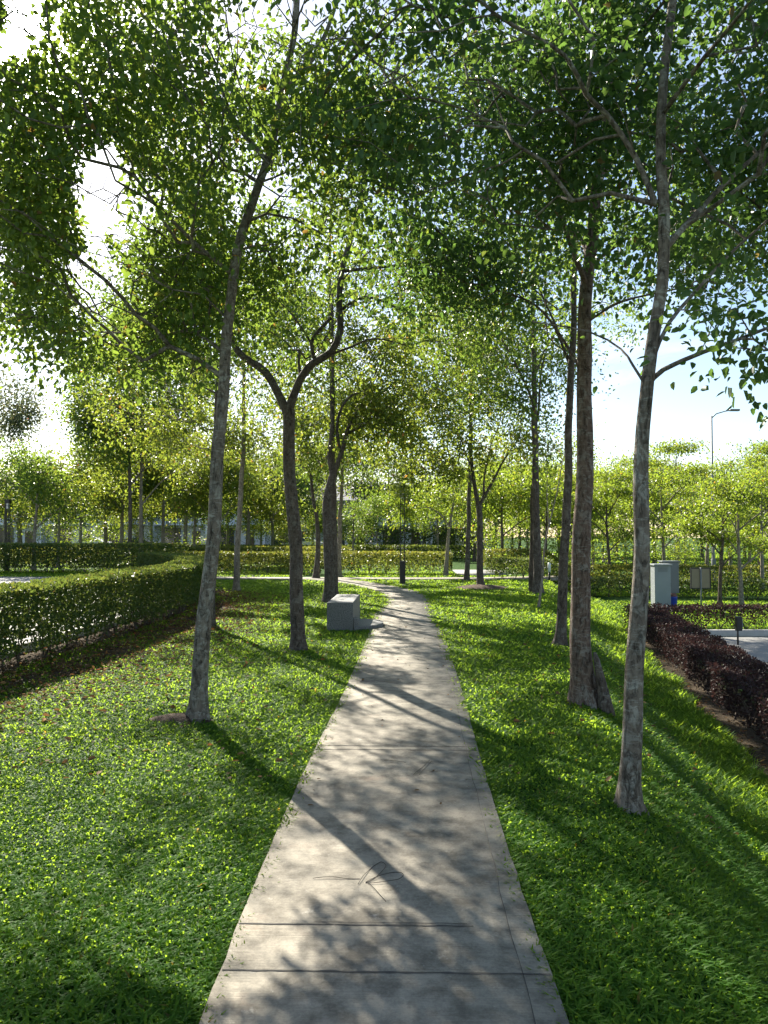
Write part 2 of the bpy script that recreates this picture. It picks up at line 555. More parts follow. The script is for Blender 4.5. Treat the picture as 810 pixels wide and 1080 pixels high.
VV, QQ, off = [], [], 0
specs = []
for yj, wj, a0, a1 in ((2.83, 0.009, 0.0, 1.0), (3.165, 0.008, 0.0, 0.80), (3.185, 0.004, 0.25, 0.78), (5.72, 0.012, 0, 1), (5.82, 0.010, 0, 1), (8.4, .012, 0, 1), (8.5, .010, 0, 1), (11.3, .014, 0, 1), (14.2, .014, 0, 1), (17.2, .014, 0, 1), (20.0, .016, 0, 1)):
    l, r = path_lr(yj)
    specs.append(([(l + (r - l) * s, yj + 0.006 * mnoise.noise((s * 14, yj, 0)) + (s - .5) * -0.03) for s in np.linspace(a0 + .005, a1 - .005, 40)], wj))
specs.append(([(path_lr(y)[1] - 0.09 - 0.012 * mnoise.noise((y * 2, 1, 1)) - 0.03 * min(1, max(0, (4 - y) / 2)), y) for y in np.arange(2.2, 20, 0.09)], 0.0028))
for pts, w in specs:
    v, q = groove(pts, w)
    VV.append(v); QQ.append(q + off); off += len(v)
tag(link_mesh('path_joints', np_mesh('path_joints', np.concatenate(VV), np.concatenate(QQ)), M['crack']), kind='structure')

# car park on the left and road on the right, each a sheet just above the ground
cp = [(-60, 1), (-60, 31.0), (-10.2, 31.0), (-8.6, 28.5), (-7.0, 25.9), (-6.05, 23.2), (-5.28, 19.7), (-4.88, 16.5), (-4.83, 14), (-4.96, 11), (-5.23, 8.2), (-5.63, 6.0), (-6.1, 1)]
me = bpy.data.meshes.new('car_park')
me.from_pydata([(x, y, 0.006) for x, y in cp], [], [list(range(len(cp)))])
tag(link_mesh('car_park', me, M['asphalt']), kind='structure')
rd = [(5.2, -4), (5.35, 6.0), (5.7, 9.0), (6.3, 12.2), (7.0, 16.0), (7.35, 17.9), (12, 18.1), (60, 18.4), (60, -4)]
me = bpy.data.meshes.new('road')
me.from_pydata([(x, y, LOW + 0.006) for x, y in rd], [], [list(range(len(rd)))])
tag(link_mesh('road', me, M['asphalt']), kind='structure')


def kerb(pts, w, z0, h, name):
    P = spline(pts, 0.5)
    T = np.gradient(P, axis=0); T /= np.linalg.norm(T, axis=1)[:, None]
    NN = np.stack([-T[:, 1], T[:, 0]], 1)
    k = len(P)
    A, B = P + NN * w / 2, P - NN * w / 2
    V = np.concatenate([np.c_[A, np.full(k, z0 + h)], np.c_[B, np.full(k, z0 + h)], np.c_[A, np.full(k, z0 - .05)], np.c_[B, np.full(k, z0 - .05)]])
    i = np.arange(k - 1)
    q = [np.stack([i, i + 1, i + k + 1, i + k], 1), np.stack([i, i + 2 * k, i + 2 * k + 1, i + 1], 1), np.stack([i + k, i + k + 1, i + 3 * k + 1, i + 3 * k], 1)]
    e = [[0, k, 3 * k, 2 * k], [k - 1, 3 * k - 1, 4 * k - 1, 2 * k - 1]]
    return tag(link_mesh(name, np_mesh(name, V, np.concatenate(q + [np.array(e)])), M['kerb']), kind='structure')


kerb([(7.3, 17.98), (12, 18.18), (60, 18.5)], 0.16, LOW, 0.14, 'road_kerb')
kerb([(5.2, -4), (5.35, 6.0), (5.7, 9.0), (6.3, 12.2), (7.0, 16.0), (7.3, 17.9)], 0.14, LOW, 0.12, 'road_kerb')
kerb([(-6.1, 1), (-5.63, 6.0), (-5.23, 8.2), (-4.96, 11), (-4.83, 14), (-4.88, 16.5), (-5.28, 19.7), (-6.05, 23.2), (-7.0, 25.9), (-8.6, 28.5)], 0.14, 0, 0.12, 'car_park_kerb')


# ------------------------------------------------------------------ leaves, trunks, trees
def rand_unit(n):
    v = rng.normal(size=(n, 3))
    return v / np.linalg.norm(v, axis=1)[:, None]


def leaf_mesh(name, P, D, NRM, L, Wd, rnd, simple=False, fold=0.18):
    """ovate leaves: position, direction, normal, length, width"""
    D = D / np.linalg.norm(D, axis=1)[:, None]
    NRM = NRM - D * np.sum(NRM * D, 1)[:, None]
    NRM /= np.linalg.norm(NRM, axis=1)[:, None] + 1e-9
    B = np.cross(D, NRM)
    L = L[:, None]; Wd = Wd[:, None]
    n = len(P)
    if simple:
        v = np.stack([P, P + D * L * .5 + B * Wd * .5 + NRM * Wd * fold, P + D * L, P + D * L * .5 - B * Wd * .5 + NRM * Wd * fold], 1)
        i = np.arange(n)[:, None] * 4
        return np_mesh(name, v, np.concatenate([i, i + 1, i + 2, i + 3], 1), attrs={'rnd': np.repeat(rnd, 4)})
    droop = NRM * L * -0.10
    up = NRM * Wd * fold
    v = np.stack([P, P + D * L * .28 + B * Wd * .48 + up, P + D * L * .68 + B * Wd * .38 + up + droop * .5, P + D * L + droop,
                  P + D * L * .68 - B * Wd * .38 + up + droop * .5, P + D * L * .28 - B * Wd * .48 + up], 1)
    i = np.arange(n)[:, None] * 6
    q = np.concatenate([np.concatenate([i, i + 1, i + 2, i + 3], 1), np.concatenate([i, i + 3, i + 4, i + 5], 1)])
    return np_mesh(name, v, q, attrs={'rnd': np.repeat(rnd, 6)})


def limb_points(P, step=0.12, wob=0.02, seed=0):
    P = np.asarray(P, float)
    S_ = spline(P, step)
    k = np.arange(len(S_))
    w = np.array([[mnoise.noise((i * 0.16, seed, 0.5)), mnoise.noise((i * 0.16, seed, 7.5)), 0] for i in k]) * wob
    w[0] = 0
    w *= np.minimum(1, k / 8)[:, None]
    return S_ + w


def sweep(P, R, sides, flare=None, rough=0.05, seed=0):
    """one swept trunk or limb; flare = (height, amount, lobes) at the foot"""
    T = np.gradient(P, axis=0)
    T /= np.linalg.norm(T, axis=1)[:, None] + 1e-9
    up = np.array([1.0, 0, 0]) if abs(T[0, 0]) < 0.8 else np.array([0, 1.0, 0])
    ang = np.linspace(0, 2 * math.pi, sides, endpoint=False)
    V = np.zeros((len(P), sides, 3))
    for i in range(len(P)):
        a = up - T[i] * up.dot(T[i]); a /= np.linalg.norm(a); up = a
        b = np.cross(T[i], a)
        r = np.full(sides, R[i])
        if rough:
            r = r * (1 + rough * np.array([mnoise.noise((math.cos(x) * 1.3 + seed, math.sin(x) * 1.3, P[i, 2] * 2.5)) for x in ang]))
        if flare:
            h = max(0, P[i, 2] - P[0, 2])
            f = math.exp(-h / flare[0]) * flare[1]
            r = r * (1 + f * (0.75 + 0.55 * np.cos(ang * flare[2] + seed) * math.exp(-h / flare[0])))
        V[i] = P[i] + r[:, None] * (np.cos(ang)[:, None] * a + np.sin(ang)[:, None] * b)
    n = len(P)
    i, k = np.meshgrid(np.arange(n - 1), np.arange(sides), indexing='ij')
    q = np.stack([i * sides + k, i * sides + (k + 1) % sides, (i + 1) * sides + (k + 1) % sides, (i + 1) * sides + k], -1).reshape(-1, 4)
    return V.reshape(-1, 3), q


def twig_mesh(pos, par, rad, first):
    """frustums from each grown node to its parent, all at once"""
    c = np.arange(first, len(pos))
    p = par[c]
    A, B = pos[p], pos[c]
    D = B - A
    ln = np.linalg.norm(D, axis=1)
    ok = ln > 1e-4
    A, B, D, ln, c, p = A[ok], B[ok], D[ok], ln[ok], c[ok], p[ok]
    D = D / ln[:, None]
    ref = np.where(np.abs(D[:, 2:3]) > 0.9, np.array([[1.0, 0, 0]]), np.array([[0, 0, 1.0]]))
    X = np.cross(D, ref); X /= np.linalg.norm(X, axis=1)[:, None]
    Y = np.cross(D, X)
    r1 = rad[c]; r0 = np.minimum(rad[p], r1 * 1.35)
    s = 5
    ang = np.linspace(0, 2 * math.pi, s, endpoint=False)
    ring = np.cos(ang)[None, :, None] * X[:, None] + np.sin(ang)[None, :, None] * Y[:, None]
    V = np.concatenate([A[:, None] - D[:, None] * r0[:, None, None] * .5 + ring * r0[:, None, None], B[:, None] + ring * r1[:, None, None]], 1)
    base = np.arange(len(A))[:, None, None] * 2 * s
    k = np.arange(s)
    q = np.stack([k, (k + 1) % s, (k + 1) % s + s, k + s], 1)[None] + base
    return V.reshape(-1, 3), q.reshape(-1, 4)


SU = Vector((SUN.y, -SUN.x, 0)).normalized()
SV = SUN.cross(SU)
SUa, SVa, SNa = np.array(SU), np.array(SV), np.array(SUN)


def gap_noise(P, f=1.5):
    """clusters of leaves and open pockets, drawn out towards the light as shoots are"""
    a, b, c = P @ SUa * f, P @ SVa * f, P @ SNa * .16
    return np.array([mnoise.noise((x + GAP_OFF[0], y + GAP_OFF[1], z)) + .45 * mnoise.noise((x * 2.3, y * 2.3, z * 2 + 9)) for x, y, z in zip(a, b, c)])


_u, _v = (112 - 405) / F, (540 - 42) / F
_gap = Vector((_u, math.cos(PITCH) - _v * math.sin(PITCH), math.sin(PITCH) + _v * math.cos(PITCH))).normalized()
_dl = np.array(_gap - SUN) * 7.5 * 1.5
GAP_OFF = (float(_dl @ SUa), float(_dl @ SVa))  # shifts the pattern so an added opening lies between camera and sun


def make_tree(name, label, limbs, blobs, n_attr, leaves_per, leaf_len, mat_leaf, mat_bark, seed=1, group='trees along the path',
              flare=(0.16, 0.75, 5), sides=14, spread=0.21, simple=False, droop=0.35, twig_r=0.0035, aspect=0.62, cat='tree', bare=0.0, flatten=1.0, bf=0.35, pocket=0.75, hole=-.08, clear=.5, shaft=-.03, fill=1.08):
    """limbs: list of (points, r0, r1), the first from the ground up; blobs: (centre, radii, weight) of the crown"""
    global rng
    rng = np.random.default_rng(1000 + seed)
    pos, par, fixed, limb_of = [], [], [], []
    bV, bQ, off = [], [], 0
    for li, (pts, r0, r1) in enumerate(limbs):
        P = limb_points([tuple(p) for p in pts], 0.12 if sides > 8 else 0.3, 0.035 if li == 0 else 0.07, seed + li * 3.7)
        k = len(P)
        if sides > 8:
            r0, r1 = r0 * .80, r1 * .80
        R = r0 + (r1 - r0) * np.linspace(0, 1, k) ** 0.8
        v, q = sweep(P, R, sides if li == 0 else max(6, sides - 4), flare if li == 0 else None, 0.10 if sides > 8 else 0.0, seed * 1.3 + li)
        bV.append(v); bQ.append(q + off); off += len(v)
        start = len(pos)
        for i in range(k):
            if i == 0 and li > 0:
                d = np.linalg.norm(np.array(pos) - P[0], axis=1)
                par.append(int(np.argmin(d)))
            else:
                par.append(start + i - 1 if i else -1)
            pos.append(P[i]); fixed.append(R[i]); limb_of.append(li)
    pos = np.array(pos); par = np.array(par); fixed = np.array(fixed)
    nfix = len(pos)
    plen = np.zeros(nfix)
    for i in range(nfix):
        if par[i] >= 0:
            plen[i] = plen[par[i]] + np.linalg.norm(pos[i] - pos[par[i]])
    # attractors
    wts = np.array([b[2] for b in blobs], float); wts /= wts.sum()
    A = []
    for b, w in zip(blobs, wts):
        k = max(1, int(n_attr * (1.2 if shaft is not None else 1) * w))
        u = rand_unit(k) * (rng.random(k) ** (1 / 2.2))[:, None]
        A.append(np.array(b[0]) + u * np.array(b[1]))
    A = np.concatenate(A)
    # open pockets through the crown, so light comes through in patches
    hol = np.array([mnoise.noise((a[0] * pocket + seed * 3.1, a[1] * pocket, a[2] * pocket)) for a in A])
    A = A[hol > hole]
    # branches near the trunk are bare
    tr = pos[:int(max(3, np.sum(np.array(limb_of) == 0)))]
    dt = np.min(np.linalg.norm(A[:, None] - tr[None], axis=2), 1)
    A = A[dt > clear]
    minh = pos[0][2] + 1.5
    A = A[A[:, 2] > minh]
    low = pos[:, 2] < pos[0, 2] + (1.8 if sides > 8 else 1.2)
    d0 = np.min(np.linalg.norm(A[:, None] - pos[None, ::2], axis=2), 1)
    A = A[np.argsort(d0)]
    NP, NPAR, NL, NLOW = list(pos), list(par), list(plen), list(low)
    arr = np.zeros((nfix + len(A) * 12, 3)); arr[:nfix] = pos
    pl = np.zeros(len(arr)); pl[:nfix] = plen
    pen = np.zeros(len(arr)); pen[:nfix] = np.where(low, 50, 0)
    parr = np.full(len(arr), -1); parr[:nfix] = par
    cnt = nfix
    tips = []
    seg = 0.30 if sides > 8 else 0.5
    for a in A:
        dv = np.linalg.norm(arr[:cnt] - a, axis=1)
        above = np.maximum(0, arr[:cnt, 2] - a[2]) * 0.5
        j = int(np.argmin(dv + bf * pl[:cnt] + pen[:cnt] + above))
        start = arr[j]
        dist = dv[j]
        k = int(min(10, max(1, math.ceil(dist / seg))))
        side = rand_unit(1)[0] * dist * 0.10
        prev = j
        for s in range(1, k + 1):
            f = s / k
            pt = start + (a - start) * f + side * math.sin(math.pi * f) + np.array([0, 0, dist * 0.10 * math.sin(math.pi * f)])
            if s < k:
                pt = pt + rng.normal(size=3) * 0.025
            arr[cnt] = pt; parr[cnt] = prev; pl[cnt] = pl[prev] + dist / k; pen[cnt] = 0
            prev = cnt; cnt += 1
        tips.append(prev)
    pos = arr[:cnt]; par = parr[:cnt]
    rad = np.zeros(cnt)
    for i in range(cnt - 1, nfix - 1, -1):
        r = max(rad[i], twig_r ** 2.3)
        rad[i] = r
        if par[i] >= nfix:
            rad[par[i]] += r
    rad = rad ** (1 / 2.3)
    rad[:nfix] = fixed
    root = empty(name, tuple(limbs[0][0][0]), label, cat, group)
    v, q = twig_mesh(pos, par, rad, nfix)
    bV.append(v); bQ.append(q + off)
    link_mesh('trunk', np_mesh('trunk', np.concatenate(bV), np.concatenate(bQ), smooth=True), mat_bark, root)
    # leaves: round the tips and along the last twigs
    tips = np.array(tips)
    if shaft is not None:
        leaves_per = int(leaves_per * fill)
    if bare:
        tips = tips[rng.random(len(tips)) > bare]
    cen = np.repeat(tips, leaves_per)
    m_ = len(cen)
    f = rng.random(m_)[:, None]
    base = pos[cen] * (1 - f * 0.6) + pos[np.maximum(par[cen], 0)] * f * 0.6
    off_ = rng.normal(size=(m_, 3)) * spread
    off_[:, 2] *= flatten
    P = base + off_
    D = off_ / (np.linalg.norm(off_, axis=1)[:, None] + 1e-6) * 0.6 + rand_unit(m_) * 0.7
    D[:, 2] -= droop
    NRM = rand_unit(m_) * 0.75
    NRM[:, 2] += 0.7
    L = leaf_len * (0.65 + 0.7 * rng.random(m_))
    rnd = np.clip(rng.random(m_) * 0.93 + rng.normal(size=m_) * 0.03, 0, 0.94)
    brown = rng.random(m_) < 0.008
    rnd[brown] = 1.0
    clump = np.repeat(rng.normal(size=len(tips)) * 0.12, leaves_per)
    rnd = np.where(brown, 1.0, np.clip(rnd * 0.8 + 0.1 + clump, 0, 0.95))
    if shaft is not None:
        kp = gap_noise(P) > shaft  # leaves culled in lanes along the sun's rays, shaping dappled light
        P, D, NRM, L, rnd = P[kp], D[kp], NRM[kp], L[kp], rnd[kp]
    link_mesh('crown', leaf_mesh('crown', P, D, NRM, L, L * aspect, rnd, simple), mat_leaf, root)
    return root


def px(pts, d):
    """photo polyline -> world points; each entry (x, y) or (x, y, depth offset)"""
    out = []
    for q in pts:
        out.append(tuple(at(q[0], q[1], d + (q[2] if len(q) > 2 else 0))))
    return out


def rooted(pts, d):
    """like px, with the foot set onto the ground"""
    w = px(pts, d)
    x, y, z = w[0]
    w[0] = (x, y, gz(x, y) - 0.04)
    return w


# ---- the near left tree
D1 = 6.76
make_tree('slender_tree', 'slim mottled tree leaning right, with bare soil heaped at its foot, left of the path', [
    (rooted([(208, 757), (212, 690), (219, 600), (228, 500), (237, 400), (247, 280), (266, 210), (284, 160), (300, 90), (312, 30), (314, -60), (318, -180)], D1), 0.098, 0.022),
    (px([(303, 90), (330, 62), (352, 15), (370, -60)], D1), 0.034, 0.012),
    (px([(246, 290), (205, 255, -.2), (165, 215, -.5), (120, 190, -.9)], D1), 0.030, 0.010),
    (px([(281, 170), (240, 120, .2), (205, 60, .5), (190, 0, .8)], D1), 0.028, 0.010),
    (px([(240, 375), (200, 350, .5), (150, 360, .9), (100, 330, 1.3)], D1), 0.020, 0.008),
    (px([(285, 155), (330, 120, -.6), (360, 70, -1.2), (420, 10, -1.8)], D1), 0.024, 0.008),
], [((-2.0, 7.1, 5.9), (2.5, 2.2, 2.3), 1.0), ((-2.9, 6.9, 4.1), (1.5, 1.6, 1.0), .32), ((-3.9, 8.3, 4.8), (1.3, 1.3, 1.0), .10), ((-2.3, 7.5, 3.6), (1.0, 1.0, .7), .12), ((-1.9, 8.3, 4.6), (1.3, 1.0, .8), .22), ((-2.7, 7.0, 4.9), (.7, .8, .6), .10), ((-3.3, 8.0, 4.5), (1.0, 1.0, .9), .16), ((-0.6, 6.2, 5.2), (1.3, 1.5, 1.1), .25), ((-3.1, 5.8, 5.4), (1.3, 1.4, 1.4), .22)],
    1250, 58, 0.060, M['leaf'], M['bark'], seed=1, hole=-.32, shaft=-.13, fill=.92, flare=(0.13, 0.95, 5))

# ---- tree just outside the left edge, its branches hanging into the picture
make_tree('overhanging_tree', 'tree rooted outside the left edge, only its leafy branches reaching in at upper left', [
    ([(-4.2, 4.4, gz(-4.2, 4.4) - .04), (-4.15, 4.5, 1.5), (-4.1, 4.7, 3.2), (-4.0, 5.0, 5.0), (-3.95, 5.2, 7.0)], .10, .03),
    ([(-4.1, 4.75, 3.4), (-3.8, 5.4, 4.0), (-3.3, 6.1, 4.5), (-2.9, 6.6, 4.7)], .035, .01),
    ([(-4.05, 4.9, 4.4), (-4.3, 5.8, 5.2), (-4.4, 6.8, 5.8)], .035, .01),
], [((-4.0, 6.1, 5.2), (1.7, 1.6, 1.6), 1.0), ((-4.3, 7.4, 4.5), (1.4, 1.4, 1.1), .6)], 280, 25, 0.056, M['leaf'], M['bark'], seed=17, hole=-.3, shaft=-.22)

# ---- forked tree behind the bench side
D2 = 10.8
make_tree('forked_tree', 'tree left of the path whose trunk splits into a wide Y of dark limbs', [
    (rooted([(315, 686), (313, 620), (311, 560), (306, 490), (303, 432)], D2), 0.125, 0.105),
    (px([(303, 436), (292, 412), (280, 392), (262, 380), (248, 368), (241, 345), (238, 300, .2), (232, 250, .3), (215, 190, .4), (205, 120, .5)], D2), 0.078, 0.022),
    (px([(303, 436), (318, 400), (332, 383), (350, 372), (359, 350), (357, 320), (359, 290), (366, 265), (376, 235), (384, 190), (380, 130), (390, 60)], D2), 0.080, 0.02),
    (px([(333, 383), (328, 362), (335, 350), (350, 335)], D2), 0.036, 0.03),
    (px([(362, 286), (390, 283), (420, 280), (452, 276, -.3), (490, 270, -.5)], D2), 0.034, 0.012),
    (px([(358, 328), (378, 315), (395, 315, -.2), (430, 330, -.4), (470, 335, -.6)], D2), 0.030, 0.010),
    (px([(345, 375), (370, 366), (395, 357, .2), (430, 365, .4)], D2), 0.026, 0.010),
    (px([(331, 366), (300, 325, .2), (265, 298, .4), (250, 280, .5)], D2), 0.022, 0.010),
], [((-0.7, 11.4, 7.0), (2.9, 2.5, 2.0), 1.0), ((-1.9, 11.2, 4.7), (1.5, 1.5, .9), .2), ((1.0, 11.4, 5.0), (1.6, 1.7, .9), .25)],
    520, 68, 0.066, M['leaf'], M['bark_dark'], seed=2)

# ---- pair behind the bench
D3 = 18.4
make_tree('spreading_tree', 'dark tree rising behind the granite bench, its trunk dividing into curved limbs', [
    (rooted([(347, 636), (346, 590), (344, 545), (346, 520), (352, 500)], D3), 0.16, 0.12),
    (px([(351, 504), (348, 480), (352, 450), (350, 410), (352, 360), (350, 300)], D3), 0.09, 0.03),
    (px([(352, 500), (360, 478), (366, 455), (378, 435), (395, 420), (420, 400, -.5)], D3), 0.085, 0.02),
    (px([(365, 458), (385, 447), (405, 430), (425, 415, .5)], D3), 0.045, 0.015),
    (px([(360, 480), (356, 450), (366, 420), (390, 405, -.4), (412, 360, -.8)], D3), 0.05, 0.015),
], [((-0.9, 18.8, 6.6), (3.2, 2.8, 2.7), 1.0), ((0.4, 18.4, 4.5), (2.0, 1.7, .9), .4)], 640, 66, 0.085, M['leaf_warm'], M['bark_dark'], seed=3, simple=True, spread=.32)
D3b = 19.6
make_tree('straight_tree', 'straight dark blue grey trunk touching the curved tree behind the bench', [
    (rooted([(353, 630), (352, 560), (351, 480), (350, 400), (349, 330), (348, 260), (350, 190)], D3b), 0.13, 0.03),
], [((-1.2, 19.6, 8.0), (2.5, 2.5, 2.8), 1.0)], 240, 52, 0.09, M['leaf'], M['bark_dark'], seed=4, simple=True, spread=.32)

# ---- first right tree
D4 = 4.63
make_tree('slender_tree', 'nearest tree on the right, pale lichen spotted trunk standing in sunlit grass', [
    (rooted([(663, 846), (668, 730), (672, 650), (676, 540), (681, 430), (690, 360), (700, 300), (699, 240), (694, 170), (702, 90), (711, 20), (716, -80), (722, -220)], D4), 0.081, 0.020),
    (px([(691, 215), (672, 165), (645, 120), (622, 98, -.1), (598, 60, -.2), (540, 30, -.3), (500, 0, -.4), (460, -60, -.5)], D4), 0.024, 0.011),
    (px([(702, 262), (722, 238), (755, 205, .2), (790, 175, .3), (830, 140, .4), (880, 100, .5)], D4), 0.026, 0.010),
    (px([(684, 405), (700, 390), (740, 372, -.2), (780, 358, -.3), (830, 340, -.4)], D4), 0.022, 0.010),
    (px([(690, 375), (706, 340), (740, 300, .2), (775, 262, .4), (830, 215, .6)], D4), 0.017, 0.008),
    (px([(683, 410), (668, 385), (655, 368, .3), (620, 350, .5), (560, 340, .7)], D4), 0.012, 0.006),
    (px([(699, 120), (740, 60, -.4), (790, 0, -.9), (820, -60, -1.2)], D4), 0.020, 0.008),
], [((1.9, 5.2, 5.1), (2.0, 1.9, 1.5), 1.0), ((0.6, 5.0, 4.7), (1.2, 1.3, .9), .4), ((2.7, 4.9, 3.5), (.9, 1.1, .8), .22), ((2.9, 5.4, 4.8), (1.2, 1.2, 1.2), .35), ((2.1, 4.2, 2.75), (.6, .6, .30), .05), ((2.0, 3.2, 4.3), (1.2, .9, .7), .20)],
    820, 70, 0.058, M['leaf_dark'], M['bark'], seed=5, hole=-.2, flare=(0.11, 0.75, 5))

# ---- second right tree with buttressed foot
D5 = 7.42
make_tree('buttressed_tree', 'large tree with reddish flared foot and a dead stump against it, right of the path', [
    (rooted([(617, 741), (613, 690), (612, 640), (614, 560), (617, 470), (618, 380), (620, 300), (626, 230), (634, 170), (640, 100), (646, 20), (650, -80)], D5), 0.136, 0.042),
    (px([(620, 305), (600, 250, -.3), (585, 200, -.5), (560, 140, -.8), (520, 90, -1.0)], D5), 0.035, 0.012),
    (px([(632, 190), (660, 140, .3), (690, 80, .5), (730, 20, .7)], D5), 0.04, 0.012),
    (px([(618, 400), (590, 350, .4), (560, 320, .6), (510, 300, .8), (470, 260, 1.0)], D5), 0.022, 0.008),
    (px([(619, 340), (650, 320, -.3), (690, 310, -.5), (740, 300, -.7)], D5), 0.018, 0.007),
    (px([(622, 280), (608, 240, .5), (600, 190, .8), (590, 120, 1.0)], D5), 0.028, 0.010),
], [((2.0, 8.5, 6.4), (2.4, 2.2, 2.4), 1.0), ((0.9, 8.2, 4.9), (1.3, 1.3, .9), .25), ((3.3, 8.0, 4.5), (1.2, 1.3, .9), .15)],
    600, 72, 0.062, M['leaf_dark'], M['bark_red'], seed=6, flare=(0.20, .85, 6))

# ---- third to fifth right trunks
D6 = 11.3
make_tree('straight_tree', 'thin dark trunk leaning slightly right, just left of the buttressed tree', [
    (rooted([(590, 681), (594, 620), (597, 560), (600, 480), (602, 400), (605, 330), (608, 240), (610, 150), (612, 40)], D6), 0.098, 0.03),
    (px([(603, 390), (580, 330, .3), (560, 280, .5), (530, 240, .6)], D6), 0.03, 0.01),
], [((2.6, 11.4, 7.2), (2.4, 2.4, 2.6), 1.0), ((1.5, 11.2, 5.2), (1.6, 1.5, .9), .25)], 480, 66, 0.07, M['leaf'], M['bark_dark'], seed=7, simple=True)
D7 = 21.4
make_tree('twin_trunk_tree', 'thick straight dark trunk with a thinner one pressed behind it, right lawn', [
    (rooted([(568, 627), (566, 580), (565, 520), (564, 460), (563, 390), (562, 320), (562, 250)], D7), 0.165, 0.05),
    (rooted([(560, 619, .5), (561, 560, .4), (563, 500, .3), (567, 440, .4), (575, 370, .8)], D7), 0.10, 0.03),
    (px([(564, 430), (550, 395, -.4), (530, 360, -.8), (515, 320, -1)], D7), 0.05, 0.015),
    (px([(563, 400), (580, 360, .4), (600, 330, .6)], D7), 0.045, 0.015),
], [((4.2, 21.4, 8.0), (2.9, 2.7, 3.0), 1.0), ((3.2, 21.2, 5.4), (1.9, 1.6, .8), .25)], 560, 60, 0.095, M['leaf'], M['bark_dark'], seed=8, simple=True, spread=.32)
D8 = 23.7
make_tree('forked_tree', 'dark tree forking into a V above a ring of brown mulch', [
    (rooted([(507, 621), (506, 580), (506, 550), (505, 532)], D8), 0.135, 0.11),
    (px([(505, 535), (501, 515), (499, 490), (497, 450), (495, 400), (497, 340)], D8), 0.09, 0.025),
    (px([(505, 534), (513, 520), (524, 500), (536, 480), (548, 460, -.4)], D8), 0.075, 0.02),
    (px([(510, 524), (511, 500), (517, 475), (528, 440, .4)], D8), 0.05, 0.015),
    (px([(500, 500), (488, 470, .4), (478, 440, .6), (465, 420, .8)], D8), 0.035, 0.012),
], [((2.8, 23.7, 6.7), (3.4, 2.8, 3.0), 1.0), ((2.9, 23.3, 4.4), (2.8, 2.0, .9), .4), ((0.9, 23.4, 3.9), (1.5, 1.5, .9), .3)], 680, 60, 0.10, M['leaf_warm'], M['bark_dark'], seed=9, simple=True, spread=.34)
D9 = 27.2
make_tree('straight_tree', 'thin dark straight trunk between the mulch ring tree and the yellow leaved tree', [
    (rooted([(492, 613), (494, 570), (495, 510), (496, 450), (496, 380)], D9), 0.12, 0.05),
], [((2.9, 27.2, 7.8), (2.9, 2.7, 2.9), 1.0)], 420, 56, 0.11, M['leaf_warm'], M['bark_dark'], seed=10, simple=True, spread=.36)
D10 = 30.8
make_tree('small_tree', 'small tree with pale trunk and drooping yellow green leaves in front of the far hedge', [
    (rooted([(470, 607), (472, 580), (474, 555), (478, 530)], D10), 0.115, 0.05),
    (px([(474, 555), (462, 540), (450, 535), (438, 537)], D10), 0.04, 0.015),
], [((2.3, 30.8, 3.2), (2.2, 1.8, .8), 1.0), ((1.2, 30.6, 2.6), (1.0, .9, .35), .4)], 230, 60, 0.10, M['leaf_lime'], M['bark_pale'], seed=11, simple=True, spread=.30)

# ---- left side behind the first tree
make_tree('straight_tree', 'dark thin trunk close behind the leaning mottled tree', [
    (rooted([(222, 661), (224, 600), (226, 520), (228, 430), (230, 340), (232, 240)], 13.6), 0.095, 0.03),
], [((-3.3, 14.9, 6.2), (2.2, 2.0, 2.0), .8), ((-5.0, 13.4, 5.6), (1.5, 1.6, 1.2), .25), ((-3.5, 16.2, 5.2), (1.6, 1.4, 1.1), .3)], 420, 60, 0.07, M['leaf'], M['bark_dark'], seed=12, simple=True)
make_tree('straight_tree', 'thin brown trunk standing in the lawn by the corner of the hedge', [
    (rooted([(249, 624), (251, 580), (254, 520), (257, 450), (258, 380), (260, 310)], 22.2), 0.12, 0.04),
    (px([(257, 470), (240, 455), (225, 440)], 22.2), 0.03, 0.012),
], [((-4.0, 22.2, 6.7), (3.0, 2.7, 2.7), 1.0), ((-5.0, 22.0, 4.6), (2.0, 1.6, .8), .3), ((-7.0, 21.5, 6.4), (2.2, 2.0, 2.2), .6)], 800, 62, 0.095, M['leaf_warm'], M['bark_pale'], seed=13, simple=True, spread=.32)
make_tree('straight_tree', 'leaning brown trunk in front of the far hedge, left of the bench trees', [
    (rooted([(333, 608), (335, 580), (335, 550), (331, 530), (328, 500)], 29.0), 0.15, 0.06),
], [((-2.9, 29, 5.7), (3.0, 2.5, 2.8), 1.0)], 430, 56, 0.11, M['leaf_warm'], M['bark_dark'], seed=14, simple=True, spread=.36)
make_tree('straight_tree', 'pale trunk directly right of the bench trees, before the far hedge', [
    (rooted([(357, 603), (358, 570), (359, 540), (361, 500), (362, 440)], 30.2), 0.14, 0.05),
], [((-1.5, 30.2, 6.0), (3.0, 2.5, 3.2), 1.0)], 430, 56, 0.11, M['leaf'], M['bark_pale'], seed=15, simple=True, spread=.36)
make_tree('slender_tree', 'thin leaning sapling beside the thick twin trunk, right lawn', [
    (rooted([(568, 646), (573, 600), (578, 560), (585, 525), (592, 490)], 17.2), 0.035, 0.014),
    (px([(579, 555), (577, 525), (577, 495)], 17.2), 0.018, 0.008),
], [((3.9, 17.2, 3.6), (.7, .7, .7), 1.0)], 40, 20, 0.08, M['leaf'], M['bark_pale'], seed=16, simple=True, spread=.2, group='trees along the path')
